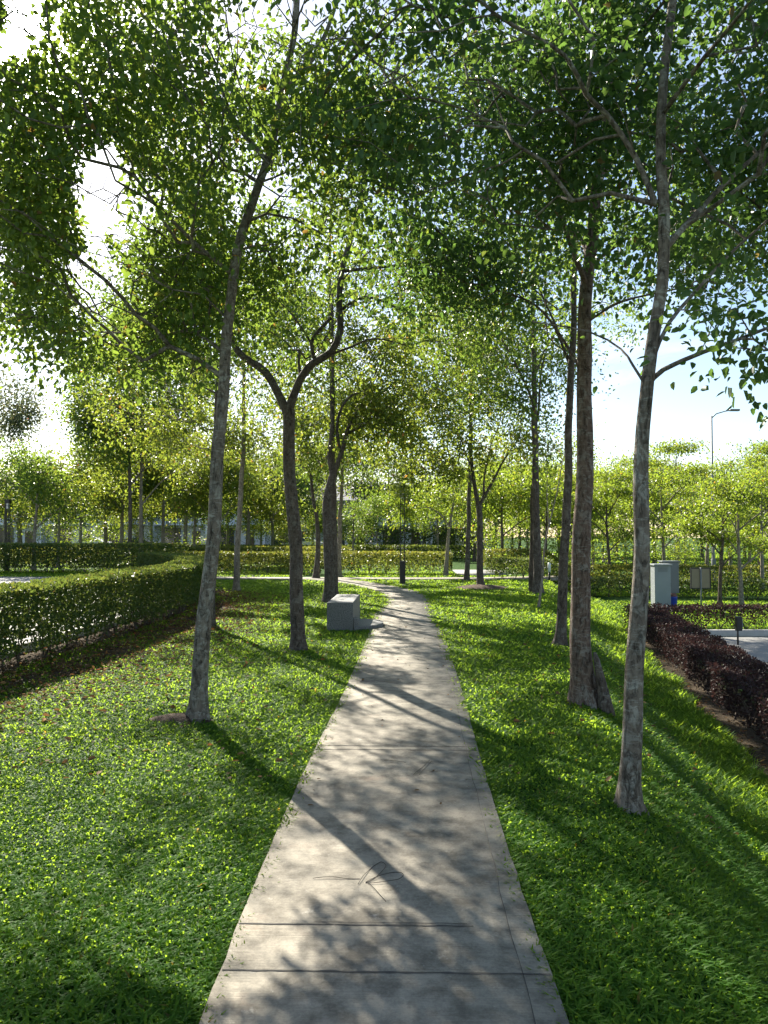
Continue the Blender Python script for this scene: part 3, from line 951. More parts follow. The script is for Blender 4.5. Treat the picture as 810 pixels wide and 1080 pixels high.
# dead stump pressed to the buttressed tree
st = MB()
sx, sy = at(637, 741, 7.30).x, 7.28
st.tube([(sx + .03, sy, -0.2), (sx - .005, sy, .08), (sx - .045, sy, .30), (sx - .07, sy + .02, .44), (sx - .085, sy + .02, .50)], [.10, .062, .040, .028, .014], 10)
tag(st.build('dead_stem', M['bark_dark']), 'dead leaning stump pressed against the right side of the buttressed tree', 'stump')

# ------------------------------------------------------------------ hedges
def hedge(name, label, front, depth, height, per_m2, leaf, mat, zf=None, side=1, stems=0.35, gap=0.22, seed=1, group='clipped hedges', simple=True, fill=0.25, lumpy=.05, end_round=True, stem_mat='bark_dark'):
    """leaves on the faces and inside of a clipped hedge; front = polyline of its front edge, the body lies to the left of its direction"""
    r = np.random.default_rng(500 + seed)
    P = spline(front, 0.15)
    T = np.gradient(P, axis=0); T /= np.linalg.norm(T, axis=1)[:, None]
    NN = np.stack([-T[:, 1], T[:, 0]], 1) * side
    s = np.concatenate([[0], np.cumsum(np.linalg.norm(np.diff(P, axis=0), axis=1))])
    length = s[-1]
    hh = height - gap

    def place(sl, w, h):
        x = np.interp(sl, s, P[:, 0]) + np.interp(sl, s, NN[:, 0]) * w
        y = np.interp(sl, s, P[:, 1]) + np.interp(sl, s, NN[:, 1]) * w
        z = np.array([0.0]) if zf is None else zf(x, y)
        return np.stack([x, y, z + h], 1)
    pts, nrms = [], []
    nf = int(length * hh * per_m2)
    for wv, sgn in ((0.0, -1), (depth, 1)):
        sl = r.random(nf) * length
        h = gap + r.random(nf) ** 0.85 * hh
        w = wv - sgn * np.abs(r.normal(size=nf)) * 0.06
        pts.append(place(sl, w, h))
        nx_ = np.interp(sl, s, NN[:, 0]) * sgn; ny_ = np.interp(sl, s, NN[:, 1]) * sgn
        nrms.append(np.stack([nx_, ny_, np.full(nf, .25)], 1))
    nt_ = int(length * depth * per_m2 * 1.25)
    pts.append(place(r.random(nt_) * length, r.random(nt_) * depth, height - np.abs(r.normal(size=nt_)) * .05))
    nrms.append(np.tile([0, 0, 1.0], (nt_, 1)))
    ne = int(depth * hh * per_m2)
    for e in (0.0, length):
        pts.append(place(np.clip(e + r.normal(size=ne) * .05, 0, length), r.random(ne) * depth, gap + r.random(ne) * hh))
        tdir = (T[0] * -1 if e == 0 else T[-1])
        nrms.append(np.tile([tdir[0], tdir[1], .2], (ne, 1)))
    ni = int(length * depth * hh * per_m2 * fill * 4)
    pts.append(place(r.random(ni) * length, r.random(ni) * depth, gap * .5 + r.random(ni) * (height - gap * .5)))
    nrms.append(r.normal(size=(ni, 3)))
    Pt = np.concatenate(pts); Nn = np.concatenate(nrms)
    # uneven clipping, and holes low down
    lump = np.array([mnoise.noise((a * 1.6, b * 1.6, c * 1.6)) for a, b, c in Pt])
    Pt = Pt + Nn / (np.linalg.norm(Nn, axis=1)[:, None] + 1e-6) * (lump * lumpy)[:, None]
    gzv = 0 if zf is None else zf(Pt[:, 0], Pt[:, 1])
    rel = (Pt[:, 2] - gzv) / height
    hole = np.array([mnoise.noise((a * 3.1 + 9, b * 3.1, c * 3.1)) for a, b, c in Pt])
    keep = hole > -0.9 + 1.05 * np.clip(1 - rel * 1.6, 0, 1)
    Pt, Nn, rel = Pt[keep], Nn[keep], rel[keep]
    m_ = len(Pt)
    D = r.normal(size=(m_, 3)) * .7 + Nn * .35
    D[:, 2] += .25
    NR = Nn + r.normal(size=(m_, 3)) * .65
    L = leaf * (.6 + .8 * r.random(m_))
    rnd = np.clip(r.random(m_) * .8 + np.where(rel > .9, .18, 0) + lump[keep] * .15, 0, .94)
    rnd[r.random(m_) < .006] = 1.0
    c = place(np.array([0.0]), np.array([depth / 2]), np.array([0.0]))[0]
    root = empty(name, tuple(c), label, 'hedge', group)
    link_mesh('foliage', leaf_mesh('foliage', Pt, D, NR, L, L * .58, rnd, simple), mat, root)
    # stems
    k = min(100, int(length / stems)) if stems else 0
    stems = length / k if k else 0
    for i in range(k):
        V_, Q_, off = [], [], 0
        sl = (i + r.random()) * stems
        w = depth * (.25 + .5 * r.random())
        b = place(np.array([sl]), np.array([w]), np.array([-.03]))[0]
        for _ in range(1 + int(r.random() * 2.5)):
            tip = b + np.array([r.normal() * .13, r.normal() * .13, height * (.55 + .25 * r.random())])
            midp = (b + tip) / 2 + np.array([r.normal() * .03, r.normal() * .03, 0])
            q3 = np.array([b, b * .6 + midp * .4, midp, tip])
            rr = .009 + .008 * r.random()
            v, q = sweep(q3, np.array([rr * 1.2, rr, rr * .8, rr * .4]), 5, None, 0)
            V_.append(v); Q_.append(q + off); off += len(v)
        link_mesh('stem', np_mesh('stem', np.concatenate(V_), np.concatenate(Q_), smooth=True), M[stem_mat], root)
    return root


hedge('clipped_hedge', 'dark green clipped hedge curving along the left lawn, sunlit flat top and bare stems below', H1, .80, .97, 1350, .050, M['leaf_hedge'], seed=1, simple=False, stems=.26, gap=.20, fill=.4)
hedge('clipped_hedge', 'long dark hedge behind the pale car park at the far left', [(-34, 32.6), (-20, 32.4), (-11.5, 32.3), (-8.8, 31.9)], 1.6, 1.22, 300, .095, M['leaf_hedge'], seed=2, stems=.5, gap=.2)
hedge('clipped_hedge', 'low hedge across the end of the path, ending beside the yellow leaved tree', [(-8.6, 31.9), (-5, 31.9), (0, 31.7), (2.75, 31.6)], 1.2, .88, 380, .085, M['leaf_hedge_far'], seed=3, stems=.4, gap=.12)
hedge('clipped_hedge', 'low dark hedge running from behind the twin trunk past the grey cabinets', [(4.25, 28.3), (7, 29.2), (9.5, 29.4), (12, 28.6), (15, 27.2), (21, 24.8)], 1.2, .72, 380, .080, M['leaf_hedge'], zf=ground_z, seed=4, stems=.35, gap=.14)
hedge('clipped_hedge', 'second low hedge on the right, standing behind the one by the cabinet', [(4.6, 33.5), (9, 34.2), (14, 34.2), (24, 32.5)], 1.3, .95, 240, .10, M['leaf_hedge_far'], zf=ground_z, seed=5, stems=.5, gap=.12)
hedge('clipped_hedge', 'low bright topped hedge row in the middle of the far left lawn', [(-26, 40), (-14, 39.5), (-6, 39.0), (-2.0, 38.6)], 2.2, .95, 170, .12, M['leaf_hedge_far'], seed=6, stems=0, gap=.1)
hedge('clipped_hedge', 'farthest hedge row across the left lawn, in front of the white houses', [(-34, 50), (-18, 49.5), (-4, 49), (6, 48.5)], 1.6, .9, 120, .15, M['leaf_hedge'], seed=7, stems=0, gap=.08)
hedge('tall_hedge', 'tall dark green screen hedge behind the lamp post, beyond the far lawn', [(-2.5, 55), (2, 55), (7.8, 54.6)], 1.4, 2.0, 70, .16, M['leaf_hedge'], seed=8, stems=0, gap=.08)
PUR = PURPLE.copy()
hedge('purple_hedge', 'purple leaved hedge running down the foot of the right slope beside the road', PUR[::-1], 0.74, .62, 1500, .040, M['leaf_purple'], zf=ground_z, side=1, seed=9, stems=.25, gap=.14, group='purple hedges', lumpy=.08)
hedge('purple_hedge', 'purple topped hedge behind the pale kerb across the road', [(6.2, 18.75), (9, 18.9), (14, 19.1), (24, 19.4)], 1.0, .58, 600, .055, M['leaf_purple'], zf=ground_z, seed=10, stems=.35, gap=.12, group='purple hedges', lumpy=.08)
# green undergrowth leaves in front of the second purple hedge come from its own mixed leaves

# ------------------------------------------------------------------ background trees: a few kinds, then copies
def copy_tree_thing(root, loc, rz, sc, label, group, name=None):
    c = root.copy()
    COL.objects.link(c)
    c.location = loc
    c.rotation_euler = (0, 0, rz)
    vr = random.Random(int(abs(loc[0]) * 977 + loc[1] * 31))
    c.scale = (sc * vr.uniform(.85, 1.3), sc * vr.uniform(.85, 1.3), sc * vr.uniform(.78, 1.28))
    c['label'] = label
    c['group'] = group
    for ch in list(root.children):
        k = ch.copy()
        COL.objects.link(k)
        k.parent = c
    return c


GB = 'trees beyond the hedges'


def bg_tree(name, x, y, h, cr, leaf, mat, bark, seed, label, bottom=.35, n=120, per=34, dens=1.8, r0=.11, flat=1.0, spread=.34, group=GB, layered=False, bare=0.0):
    z = gz(x, y) - .04
    lean = (random.random() - .5) * .3
    limbs = [([(x, y, z), (x + lean * .3, y, z + h * .25), (x + lean, y, z + h * .5), (x + lean * 1.2, y, z + h * .85)], r0, r0 * .25)]
    for k in range(4):
        a = k * 1.57 + random.random()
        hh = h * (.30 + .1 * k)
        limbs.append(([(x + lean * hh / h, y, z + hh), (x + math.cos(a) * cr * .35, y + math.sin(a) * cr * .35, z + hh + h * .12), (x + math.cos(a) * cr * .75, y + math.sin(a) * cr * .75, z + hh + h * .2)], r0 * .4, r0 * .12))
    cz = z + h * (1 + bottom) / 2
    rz_ = h * (1 - bottom) / 2
    if layered:
        blobs = [((x, y, z + h * .93), (cr * .6, cr * .6, .2), .7)]
        for k in range(6):
            a = k * 1.05 + random.random()
            rr_ = cr * (.45 + .3 * random.random())
            blobs.append(((x + math.cos(a) * rr_, y + math.sin(a) * rr_, z + h * (bottom + .08 + .09 * k)), (cr * .5, cr * .5, .16), .8))
        dens *= .62
    else:
        blobs = [((x, y, cz), (cr * .75, cr * .75, rz_), .6)]
        for k in range(7):
            a = k * .9 + random.random()
            q = .35 + .55 * random.random()
            blobs.append(((x + math.cos(a) * cr * q, y + math.sin(a) * cr * q, cz + (random.random() - .55) * 1.7 * rz_ * (1.2 - q)), (cr * (.3 + .3 * random.random()), cr * .45, rz_ * (.22 + .22 * random.random())), .25))
    return make_tree(name, label, limbs, blobs, int(n * 1.5), int(per * dens), leaf, M[mat], M[bark], seed=seed, group=group, flare=(.15, .5, 5), sides=8, spread=spread, simple=True, twig_r=.006, flatten=flat, bare=bare, droop=.2, shaft=None)


def px_ground(pxx, d):
    x = (pxx - 405) / F * d
    return x, d


# left background: green bushy pair behind the hedges
x, y = px_ground(36, 36); A1 = bg_tree('bushy_tree', x, y, 6.3, 2.1, .15, 'leaf', 'bark_pale', 31, 'round bushy tree at far left, in front of its twin behind the car park hedge', .34, 150, 34, dens=1.05)
x, y = px_ground(62, 39); A2 = bg_tree('bushy_tree', x, y, 6.4, 2.2, .15, 'leaf_warm', 'bark_pale', 32, 'round bushy tree second from the left edge, behind the car park hedge', .34, 150, 34, dens=1.1)
x, y = px_ground(137, 37); A3 = bg_tree('tall_tree', x, y, 13.5, 3.6, .17, 'leaf', 'bark_dark', 33, 'tall thin dark trunked tree rising behind the middle of the car park hedge', .36, 260, 40, r0=.12)
x, y = px_ground(149, 38.4); A4 = bg_tree('tall_tree', x, y, 10.5, 3.4, .16, 'leaf_warm', 'bark_pale', 34, 'paler thin tree just right of the tall dark trunk behind the car park hedge', .34, 220, 38, r0=.13)
x, y = px_ground(229, 42); A5 = bg_tree('bushy_tree', x, y, 7.6, 2.8, .16, 'leaf_warm', 'bark_pale', 35, 'bushy tree seen between the leaning mottled trunk and the thin brown trunk', .34, 160, 32, r0=.15)
# right: feathery lime trees
x, y = px_ground(781, 25.0); B1 = bg_tree('feathery_tree', x, y, 4.3, 1.9, .085, 'leaf_lime', 'bark_pale', 41, 'feathery lime green tree with pale trunk, right of the tan board', .42, 150, 44, r0=.09, flat=.4, spread=.26, layered=True)
x, y = px_ground(758, 25.6); B2 = bg_tree('feathery_tree', x, y, 4.4, 1.7, .085, 'leaf_lime', 'bark_dark', 42, 'feathery lime green tree with dark thin trunk directly behind the tan board', .44, 140, 44, r0=.08, flat=.4, spread=.26, layered=True)
x, y = px_ground(700, 36.5); B3 = bg_tree('feathery_tree', x, y, 6.0, 2.6, .11, 'leaf_lime', 'bark_pale', 43, 'feathery tree rising behind the grey cabinets', .38, 170, 44, r0=.11, flat=.4, spread=.30, layered=True)
x, y = px_ground(643, 36.0); B4 = bg_tree('feathery_tree', x, y, 5.6, 2.5, .11, 'leaf_lime', 'bark_dark', 44, 'feathery bright tree seen between the buttressed tree and the nearest right tree', .36, 170, 44, r0=.10, flat=.4, spread=.30, layered=True)
x, y = px_ground(803, 33); copy_tree_thing(B1, (x, y, gz(x, y) - .04), 1.2, 1.12, 'feathery lime tree at the right edge, farther than the pale trunked one', GB)
x, y = px_ground(530, 37); B5 = bg_tree('bushy_tree', x, y, 5.4, 2.4, .13, 'leaf_lime', 'bark_dark', 45, 'bright yellow green tree behind the gap in the far hedges', .32, 160, 36, r0=.10)
x, y = px_ground(575, 40); copy_tree_thing(B4, (x, y, gz(x, y) - .04), 2.1, 1.05, 'feathery yellow green tree behind the twin trunk, beyond the low hedge', GB)
x, y = px_ground(745, 41); copy_tree_thing(B3, (x, y, gz(x, y) - .04), 3.3, 1.0, 'feathery tree behind the tall street light mast', GB)
# far: lines of trees, too alike to tell apart
FAR = 'distant trees around the lawns'
FL = 'distant leafy tree on the lawns beyond the hedges'
k = 0
for (pxx, d, sc, src) in [(5, 52, 1.15, A2), (85, 55, 1.1, A1), (112, 58, 1.0, A5), (172, 50, 1.0, A4), (195, 57, 1.1, A5), (262, 55, 1.05, A4), (288, 60, 1.1, A5), (312, 52, .95, A1), (372, 48, .75, A1), (398, 50, .72, A1), (410, 62, 1.0, A5), (447, 58, .85, A5), (240, 66, 1.2, A5), (160, 70, 1.2, A2), (60, 72, 1.2, A5), (346, 66, 1.15, A4),
                          (462, 51, .8, A1), (22, 66, 1.3, A5), (205, 44, .95, A2), (128, 47, .95, A5)]:
    x, y = px_ground(pxx, d)
    copy_tree_thing(src, (x, y, gz(x, y) - .04), k * 1.7, sc, FL, FAR); k += 1
FR = 'distant lime green tree beyond the right hand hedges'
for (pxx, d, sc, src) in [(500, 48, 1.1, B5), (548, 52, 1.2, B5), (605, 47, 1.1, B4), (625, 56, 1.3, B5), (668, 50, 1.25, B4), (715, 54, 1.3, B3), (770, 50, 1.2, B3), (800, 46, 1.1, B4), (840, 40, 1.1, B3), (690, 62, 1.4, B5), (590, 66, 1.5, B5), (760, 64, 1.5, B5)]:
    x, y = px_ground(pxx, d)
    copy_tree_thing(src, (x, y, gz(x, y) - .04), k * 1.7, sc, FR, 'distant lime trees on the right'); k += 1
BU = 'pale bushes beyond the right hedges'
x, y = px_ground(545, 41)
Bs = bg_tree('bush', x, y, 2.3, 1.6, .11, 'leaf_lime', 'bark_pale', 61, 'loose pale green bush under the lime trees beyond the right hedges', .12, 150, 34, r0=.04, group=BU)
Bs['category'] = 'bush'
for (pxx, d, sc) in [(508, 44, .9), (575, 43, 1.1), (605, 42, 1.0), (640, 43, 1.15), (672, 41, 1.0), (712, 43, 1.1), (745, 45, 1.1), (790, 42, 1.1), (820, 40, 1.0), (590, 50, 1.4), (660, 52, 1.5), (625, 39, .8)]:
    x, y = px_ground(pxx, d)
    copy_tree_thing(Bs, (x, y, gz(x, y) - .04), k * 1.3, sc, 'loose pale green bush under the lime trees beyond the right hedges', BU); k += 1
for (pxx, d, sc, src) in [(470, 80, 1.3, B5), (505, 84, 1.5, B5), (540, 86, 1.6, B5), (575, 88, 1.7, B5), (612, 90, 1.7, B5), (650, 84, 1.6, B5), (700, 86, 1.7, B5), (740, 82, 1.6, B5), (785, 80, 1.6, B5), (825, 80, 1.6, B5)]:
    x, y = px_ground(pxx, d)
    copy_tree_thing(src, (x, y, gz(x, y) - .04), k * 1.7, sc, FR, 'distant lime trees on the right'); k += 1
for (pxx, d, sc, src) in [(20, 62, .8, A5), (110, 66, .75, A1), (150, 62, .7, A5), (185, 64, .8, A2), (232, 60, .7, A1), (275, 64, .75, A5), (300, 68, .8, A2), (355, 62, .7, A5), (-30, 60, .9, A5), (-60, 50, 1.0, A2), (330, 74, .9, A5)]:
    x, y = px_ground(pxx, d)
    copy_tree_thing(src, (x, y, gz(x, y) - .04), k * 1.7, sc, FL, FAR); k += 1
GR = 'distant green trees behind the lime trees on the right'
for (pxx, d, sc, src) in [(490, 66, 1.0, A2), (522, 70, 1.2, A5), (556, 62, 1.0, A1), (600, 72, 1.25, A5), (636, 66, 1.0, A2), (676, 72, 1.2, A5), (722, 64, 1.05, A1), (752, 74, 1.2, A5), (790, 68, 1.1, A2), (830, 70, 1.2, A5)]:
    x, y = px_ground(pxx, d)
    copy_tree_thing(src, (x, y, gz(x, y) - .04), k * 1.7, sc, 'distant darker green tree behind the lime trees on the right', GR); k += 1
for (pxx, d, sc) in [(30, 58, 1.0), (75, 60, 1.1), (118, 58, .9), (165, 62, 1.2), (212, 57, 1.0), (262, 60, 1.1), (300, 58, .9), (345, 60, 1.0), (385, 56, .8)]:
    x, y = px_ground(pxx, d)
    copy_tree_thing(Bs, (x, y, gz(x, y) - .04), k * 1.3, sc, 'loose pale green bush before the white houses', 'bushes before the white houses'); k += 1
x, y = px_ground(700, 66); C1 = bg_tree('grey_tree', x, y, 9.2, 3.4, .19, 'leaf_grey', 'bark_pale', 51, 'thin greyish tree standing taller than the lime trees near the nearest right trunk', .35, 170, 22, r0=.16, bare=.25)
x, y = px_ground(815, 62); copy_tree_thing(C1, (x, y, gz(x, y) - .04), 2.0, .95, 'thin greyish tree at the right edge above the lime trees', GB)
x, y = px_ground(-20, 44); C2 = bg_tree('dark_tree', x, y, 13.0, 3.2, .17, 'leaf_grey', 'bark_dark', 52, 'tall dark grey green tree at the left edge of the picture', .22, 300, 30, r0=.18, dens=1.2)

# ------------------------------------------------------------------ far houses
def house(x, y, w, label):
    h = 6.0
    dp_ = 9.0
    r = empty('terrace_house', (x, y, 0), label, 'house', 'white terrace houses beyond the trees')
    f = MB()
    f.box((x, y + dp_ / 2, h / 2), (w - .02, dp_, h))
    f.box((x - w / 2 + .12, y - 1.0, h / 2 - .3), (.22, 2.0, h - .6))
    f.box((x, y - .9, 2.95), (w - .5, 1.75, .22))
    f.build('wall', M['white_paint'], r)
    rf = MB()
    a, b_ = w / 2 + .05, dp_ / 2 + .6
    rf.faces([(x - a, y - 2.2, h - .25), (x + a, y - 2.2, h - .25), (x + a, y + dp_ / 2, h + 2.1), (x - a, y + dp_ / 2, h + 2.1), (x - a, y + dp_ + .6, h), (x + a, y + dp_ + .6, h),
              (x - a, y - 2.2, h - .43), (x + a, y - 2.2, h - .43), (x + a, y + dp_ / 2, h + 1.9), (x - a, y + dp_ / 2, h + 1.9), (x - a, y + dp_ + .6, h - .18), (x + a, y + dp_ + .6, h - .18)],
             [(0, 1, 2, 3), (3, 2, 5, 4), (7, 6, 9, 8), (8, 9, 10, 11), (0, 6, 7, 1), (4, 5, 11, 10), (0, 3, 9, 6), (3, 4, 10, 9), (1, 7, 8, 2), (2, 8, 11, 5)])
    rf.build('roof', M['roof'], r)
    for (wx, wz, ww, wh) in ((-w * .24, 4.4, 1.5, 1.3), (w * .22, 4.4, 1.5, 1.3), (-w * .2, 1.45, 2.0, 2.1)):
        fr = MB()
        for s in (-1, 1):
            fr.box((x + wx + s * ww / 2, y - .03, wz), (.07, .08, wh + .07))
            fr.box((x + wx, y - .03, wz + s * wh / 2), (ww - .07, .08, .07))
        fo = fr.build('window', M['grey_dark'], r)
        pn = MB().box((x + wx, y - .014, wz), (ww - .07, .02, wh - .07)).build('pane', M['glass'], None)
        pn.parent = fo
    MB().box((x + w * .24, y - .03, 1.1), (1.0, .06, 2.1)).build('door', M['door'], r)
    return r


hx = -44.0
for i in range(9):
    house(hx + i * 6.6, 92 + (i % 2) * .8, 6.6, 'white two storey terrace house with grey roof, partly hidden behind the trees')

# ------------------------------------------------------------------ parked cars
def car(x, y, rz, paint, label):
    r = empty('parked_car', (x, y, 0), label, 'car', 'cars parked by the houses')
    prof = [(-2.05, .30), (-2.08, .62), (-1.98, .86), (-1.30, .95), (-.72, 1.38), (.62, 1.42), (1.35, 1.02), (1.95, .92), (2.06, .62), (2.02, .30)]
    b = bmesh.new()
    rows = []
    for yy, k in ((-.82, .0), (-.84, .02), (.84, .02), (.82, .0)):
        rows.append([b.verts.new((px_, yy * (.86 if pz > 1.1 else 1), pz)) for px_, pz in prof])
    n_ = len(prof)
    for q in range(3):
        for i in range(n_):
            b.faces.new((rows[q][i], rows[q][(i + 1) % n_], rows[q + 1][(i + 1) % n_], rows[q + 1][i]))
    b.faces.new(rows[0]); b.faces.new(list(reversed(rows[3])))
    bmesh.ops.recalc_face_normals(b, faces=b.faces[:])
    me = bpy.data.meshes.new('body'); b.to_mesh(me); b.free()
    link_mesh('body', me, M[paint], r, keep=False)
    gl = MB()
    gl.faces([(-1.12, -.805, 1.0), (-.66, -.745, 1.33), (.56, -.745, 1.36), (1.12, -.805, 1.06)], [(0, 1, 2, 3)])
    gl.faces([(-1.12, .805, 1.0), (-.66, .745, 1.33), (.56, .745, 1.36), (1.12, .805, 1.06)], [(0, 1, 2, 3)])
    gl.faces([(-1.25, -.66, 1.0), (-.80, -.62, 1.335), (-.80, .62, 1.335), (-1.25, .66, 1.0)], [(0, 1, 2, 3)])
    g_ = gl.build('windows', M['glass'], r, keep=False)
    g_.location = (0, 0, .0)
    for v in g_.data.vertices:
        v.co.y *= 1.03; v.co.z += .012; v.co.x *= 1.012
    for sx_ in (-1.28, 1.30):
        for sy_ in (-.78, .78):
            w_ = MB().tube([(sx_, sy_ - .11, .32), (sx_, sy_ + .11, .32)], .32, 18).build('wheel', M['tyre'], r, keep=False)
            rim = MB().tube([(sx_, sy_ - .118, .32), (sx_, sy_ + .118, .32)], .19, 14).build('rim', M['galv'], None)
            rim.parent = w_
    for sy_ in (-.6, .6):
        MB().box((-2.07, sy_, .70), (.06, .34, .14)).build('headlight', M['lens'], r, keep=False)
        MB().box((2.04, sy_, .74), (.06, .30, .16)).build('tail_light', M['red_lens'], r, keep=False)
    r.rotation_euler = (0, 0, rz)
    return r


x, y = px_ground(143, 74); car(x, y, .1, 'car_dark', 'dark grey car parked behind the two thin trunks on the far left')
x, y = px_ground(320, 78); car(x, y, 0, 'car_white', 'white car parked before the houses, behind the forked tree')
x, y = px_ground(96, 80); car(x, y, .05, 'car_white', 'white car parked before the houses at the far left, by the bushy trees')

# ------------------------------------------------------------------ street furniture
def path_lamp(x, y, label, h=3.25):
    r = empty('path_lamp', (x, y, 0), label, 'lamp post', 'black lattice path lamps')
    MB().prism([(x - .14, y - .14), (x + .14, y - .14), (x + .14, y + .14), (x - .14, y + .14)], -.02, .03, .008).build('base_plate', M['black'], r)
    MB().box((x, y, .40), (.185, .185, .74), 0, .012).build('base_housing', M['black'], r)
    for sx_ in (-1, 1):
        for sy_ in (-1, 1):
            MB().box((x + sx_ * .068, y + sy_ * .068, .772 + (h - .95) / 2), (.026, .026, h - .95)).build('rod', M['black'], r)
    for k in range(7):
        z_ = 1.05 + k * (h - 1.35) / 6
        fr = MB()
        for s in (-1, 1):
            fr.box((x + s * .068, y, z_), (.016, .108, .018)); fr.box((x, y + s * .068, z_ + .001), (.108, .016, .018))
        fr.build('tie_frame', M['black'], r)
    hd = MB().box((x, y, h - .09), (.20, .20, .17), 0, .01).build('lamp_head', M['black'], r)
    ln = MB().box((x, y, h - .30), (.105, .105, .25)).build('lens', M['lens'], None)
    ln.parent = hd
    return r


path_lamp(*px_ground(424.5, 25.2), 'black lattice lamp post with solid base box at the bend of the path')
path_lamp(*px_ground(8, 34.8), 'black lattice lamp post at the far left edge behind the car park hedge')

# granite bench with a low rounded pad
bx0 = (345 - 405) / F * 13.0
r = empty('granite_bench', (bx0 + .22, 13.0, 0), 'grey granite block bench on the left lawn edge with a rounded footing pad', 'bench')
b = MB(); b.prism([(bx0, 13.0), (bx0 + .44, 13.0), (bx0 + .50, 14.85), (bx0 + .06, 14.85)], -.02, .475, .012); b.build('seat_block', M['granite'], r)
pad = []
for k in range(21):
    a = -math.pi / 2 + math.pi * k / 20
    pad.append((bx0 + .452 + .50 * math.cos(a), 13.62 + .62 * math.sin(a)))
b = MB(); b.prism(pad, -.02, .075, .01); b.build('footing_pad', M['granite'], r)
b = MB(); b.prism([(bx0 + .448, 13.02), (bx0 + .52, 13.04), (bx0 + .53, 13.3), (bx0 + .452, 13.3)], -.02, .20, .008); b.build('side_slab', M['granite'], r)

# grey cabinets with a blue tub
cx, cy = px_ground(696, 24.4); cz = gz(cx, cy)
r = empty('utility_cabinet', (cx, cy, cz), 'tall pale grey utility cabinet standing above the purple hedge, the front one of two', 'cabinet', 'grey utility cabinets')
MB().box((cx, cy, cz + .04), (.54, .44, .10)).build('plinth', M['kerb'], r)
bd = MB().box((cx, cy, cz + .75), (.50, .40, 1.32), 0, .012).build('body', M['grey_box'], r)
MB().box((cx, cy - .02, cz + 1.435), (.58, .50, .05), 0, .01).build('roof', M['grey_box'], r)
dr = MB().box((cx + .252, cy, cz + .75), (.016, .34, 1.2)).build('door', M['grey_box'], r)
hn = MB().box((cx + .272, cy - .11, cz + .80), (.022, .03, .14)).build('handle', M['black'], None); hn.parent = dr; hn.location = -Vector(r.location) * 0
b = MB()
for k in range(6):
    b.box((cx, cy - .203, cz + 1.22 + k * .024), (.30, .01, .010))
b.build('vent', M['grey_dark'], r)
c2x, c2y = cx + .47, cy + .55
c2z = gz(c2x, c2y)
r = empty('utility_cabinet', (c2x, c2y, c2z), 'darker grey utility box half hidden behind the tall pale cabinet', 'cabinet', 'grey utility cabinets')
MB().box((c2x, c2y, c2z + 1.0), (.52, .36, 1.0), 0, .012).build('body', M['grey_dark'], r)
MB().box((c2x, c2y, c2z + 1.52), (.58, .42, .04), 0, .008).build('roof', M['grey_dark'], r)
for s in (-1, 1):
    MB().box((c2x + s * .2, c2y, c2z + .24), (.05, .05, .52)).build('leg', M['galv'], r)
MB().box((c2x, c2y - .184, c2z + 1.0), (.44, .014, .9)).build('door', M['grey_dark'], r)
tx, ty = cx + .42, cy + .15
tz = gz(tx, ty)
b = MB(); b.tube([(tx, ty, tz - .02), (tx, ty, tz + .05), (tx, ty, tz + .38), (tx, ty, tz + .42), (tx, ty, tz + .42), (tx, ty, tz + .38)], [.13, .14, .155, .165, .14, .13], 16)
r = empty('tub', (tx, ty, tz), 'blue plastic tub with a brown lid beside the tall grey cabinet', 'tub')
b.build('body', M['blue'], r)
MB().tube([(tx, ty, tz + .40), (tx, ty, tz + .47), (tx, ty, tz + .52)], [.15, .15, .10], 16).build('lid', M['rust'], r)

# tan board on one post, seen from the back
bx, by = px_ground(738, 25.0); bz = gz(bx, by)
r = empty('notice_board', (bx, by, bz), 'tan board with dark frame on a single post seen from behind, right of the cabinets', 'sign')
MB().tube([(bx, by - .035, bz - .1), (bx, by - .035, bz + 1.32)], .025, 10).build('post', M['galv'], r)
MB().box((bx, by, bz + .97), (.60, .022, .62)).build('panel', M['board'], r)
fr = MB()
for s in (-1, 1):
    fr.box((bx + s * .315, by, bz + .97), (.03, .05, .68)); fr.box((bx, by, bz + .97 + s * .325), (.60, .05, .03))
fr.build('frame', M['black'], r)

# tall street light
mx_, my = px_ground(752, 40); mz = gz(mx_, my)
r = empty('street_light', (mx_, my, mz), 'tall thin grey street light mast with one curved arm above the lime trees', 'street light')
MB().tube([(mx_, my, mz - .1), (mx_, my, mz + .5), (mx_, my, mz + 4), (mx_, my, mz + 8.6)], [.10, .075, .06, .04], 12).build('mast', M['galv'], r)
am = MB().tube([(mx_, my, mz + 8.5), (mx_ + .25, my, mz + 8.72), (mx_ + .7, my, mz + 8.85), (mx_ + 1.0, my, mz + 8.9)], [.035, .03, .028, .028], 8).build('arm', M['galv'], r)
MB().box((mx_ + 1.2, my, mz + 8.91), (.52, .20, .11), 0, .03).build('lamp_head', M['grey_dark'], r)
MB().box((mx_, my, mz + .9), (.20, .20, .5), 0, .02).build('service_box', M['grey_dark'], r)

# small bollard light by the road
lx, ly = px_ground(776.5, 16.6); lz = LOW
r = empty('bollard_light', (lx, ly, lz), 'short black post with a box head on the road edge, above the purple hedge', 'bollard')
MB().tube([(lx, ly, lz - .05), (lx, ly, lz + .40)], .020, 10).build('post', M['black'], r)
MB().box((lx + .02, ly, lz + .46), (.12, .10, .30), 0, .008).build('head', M['black'], r)
MB().box((lx + .082, ly - .02, lz + .46), (.014, .06, .24)).build('side_plate', M['grey_dark'], r)
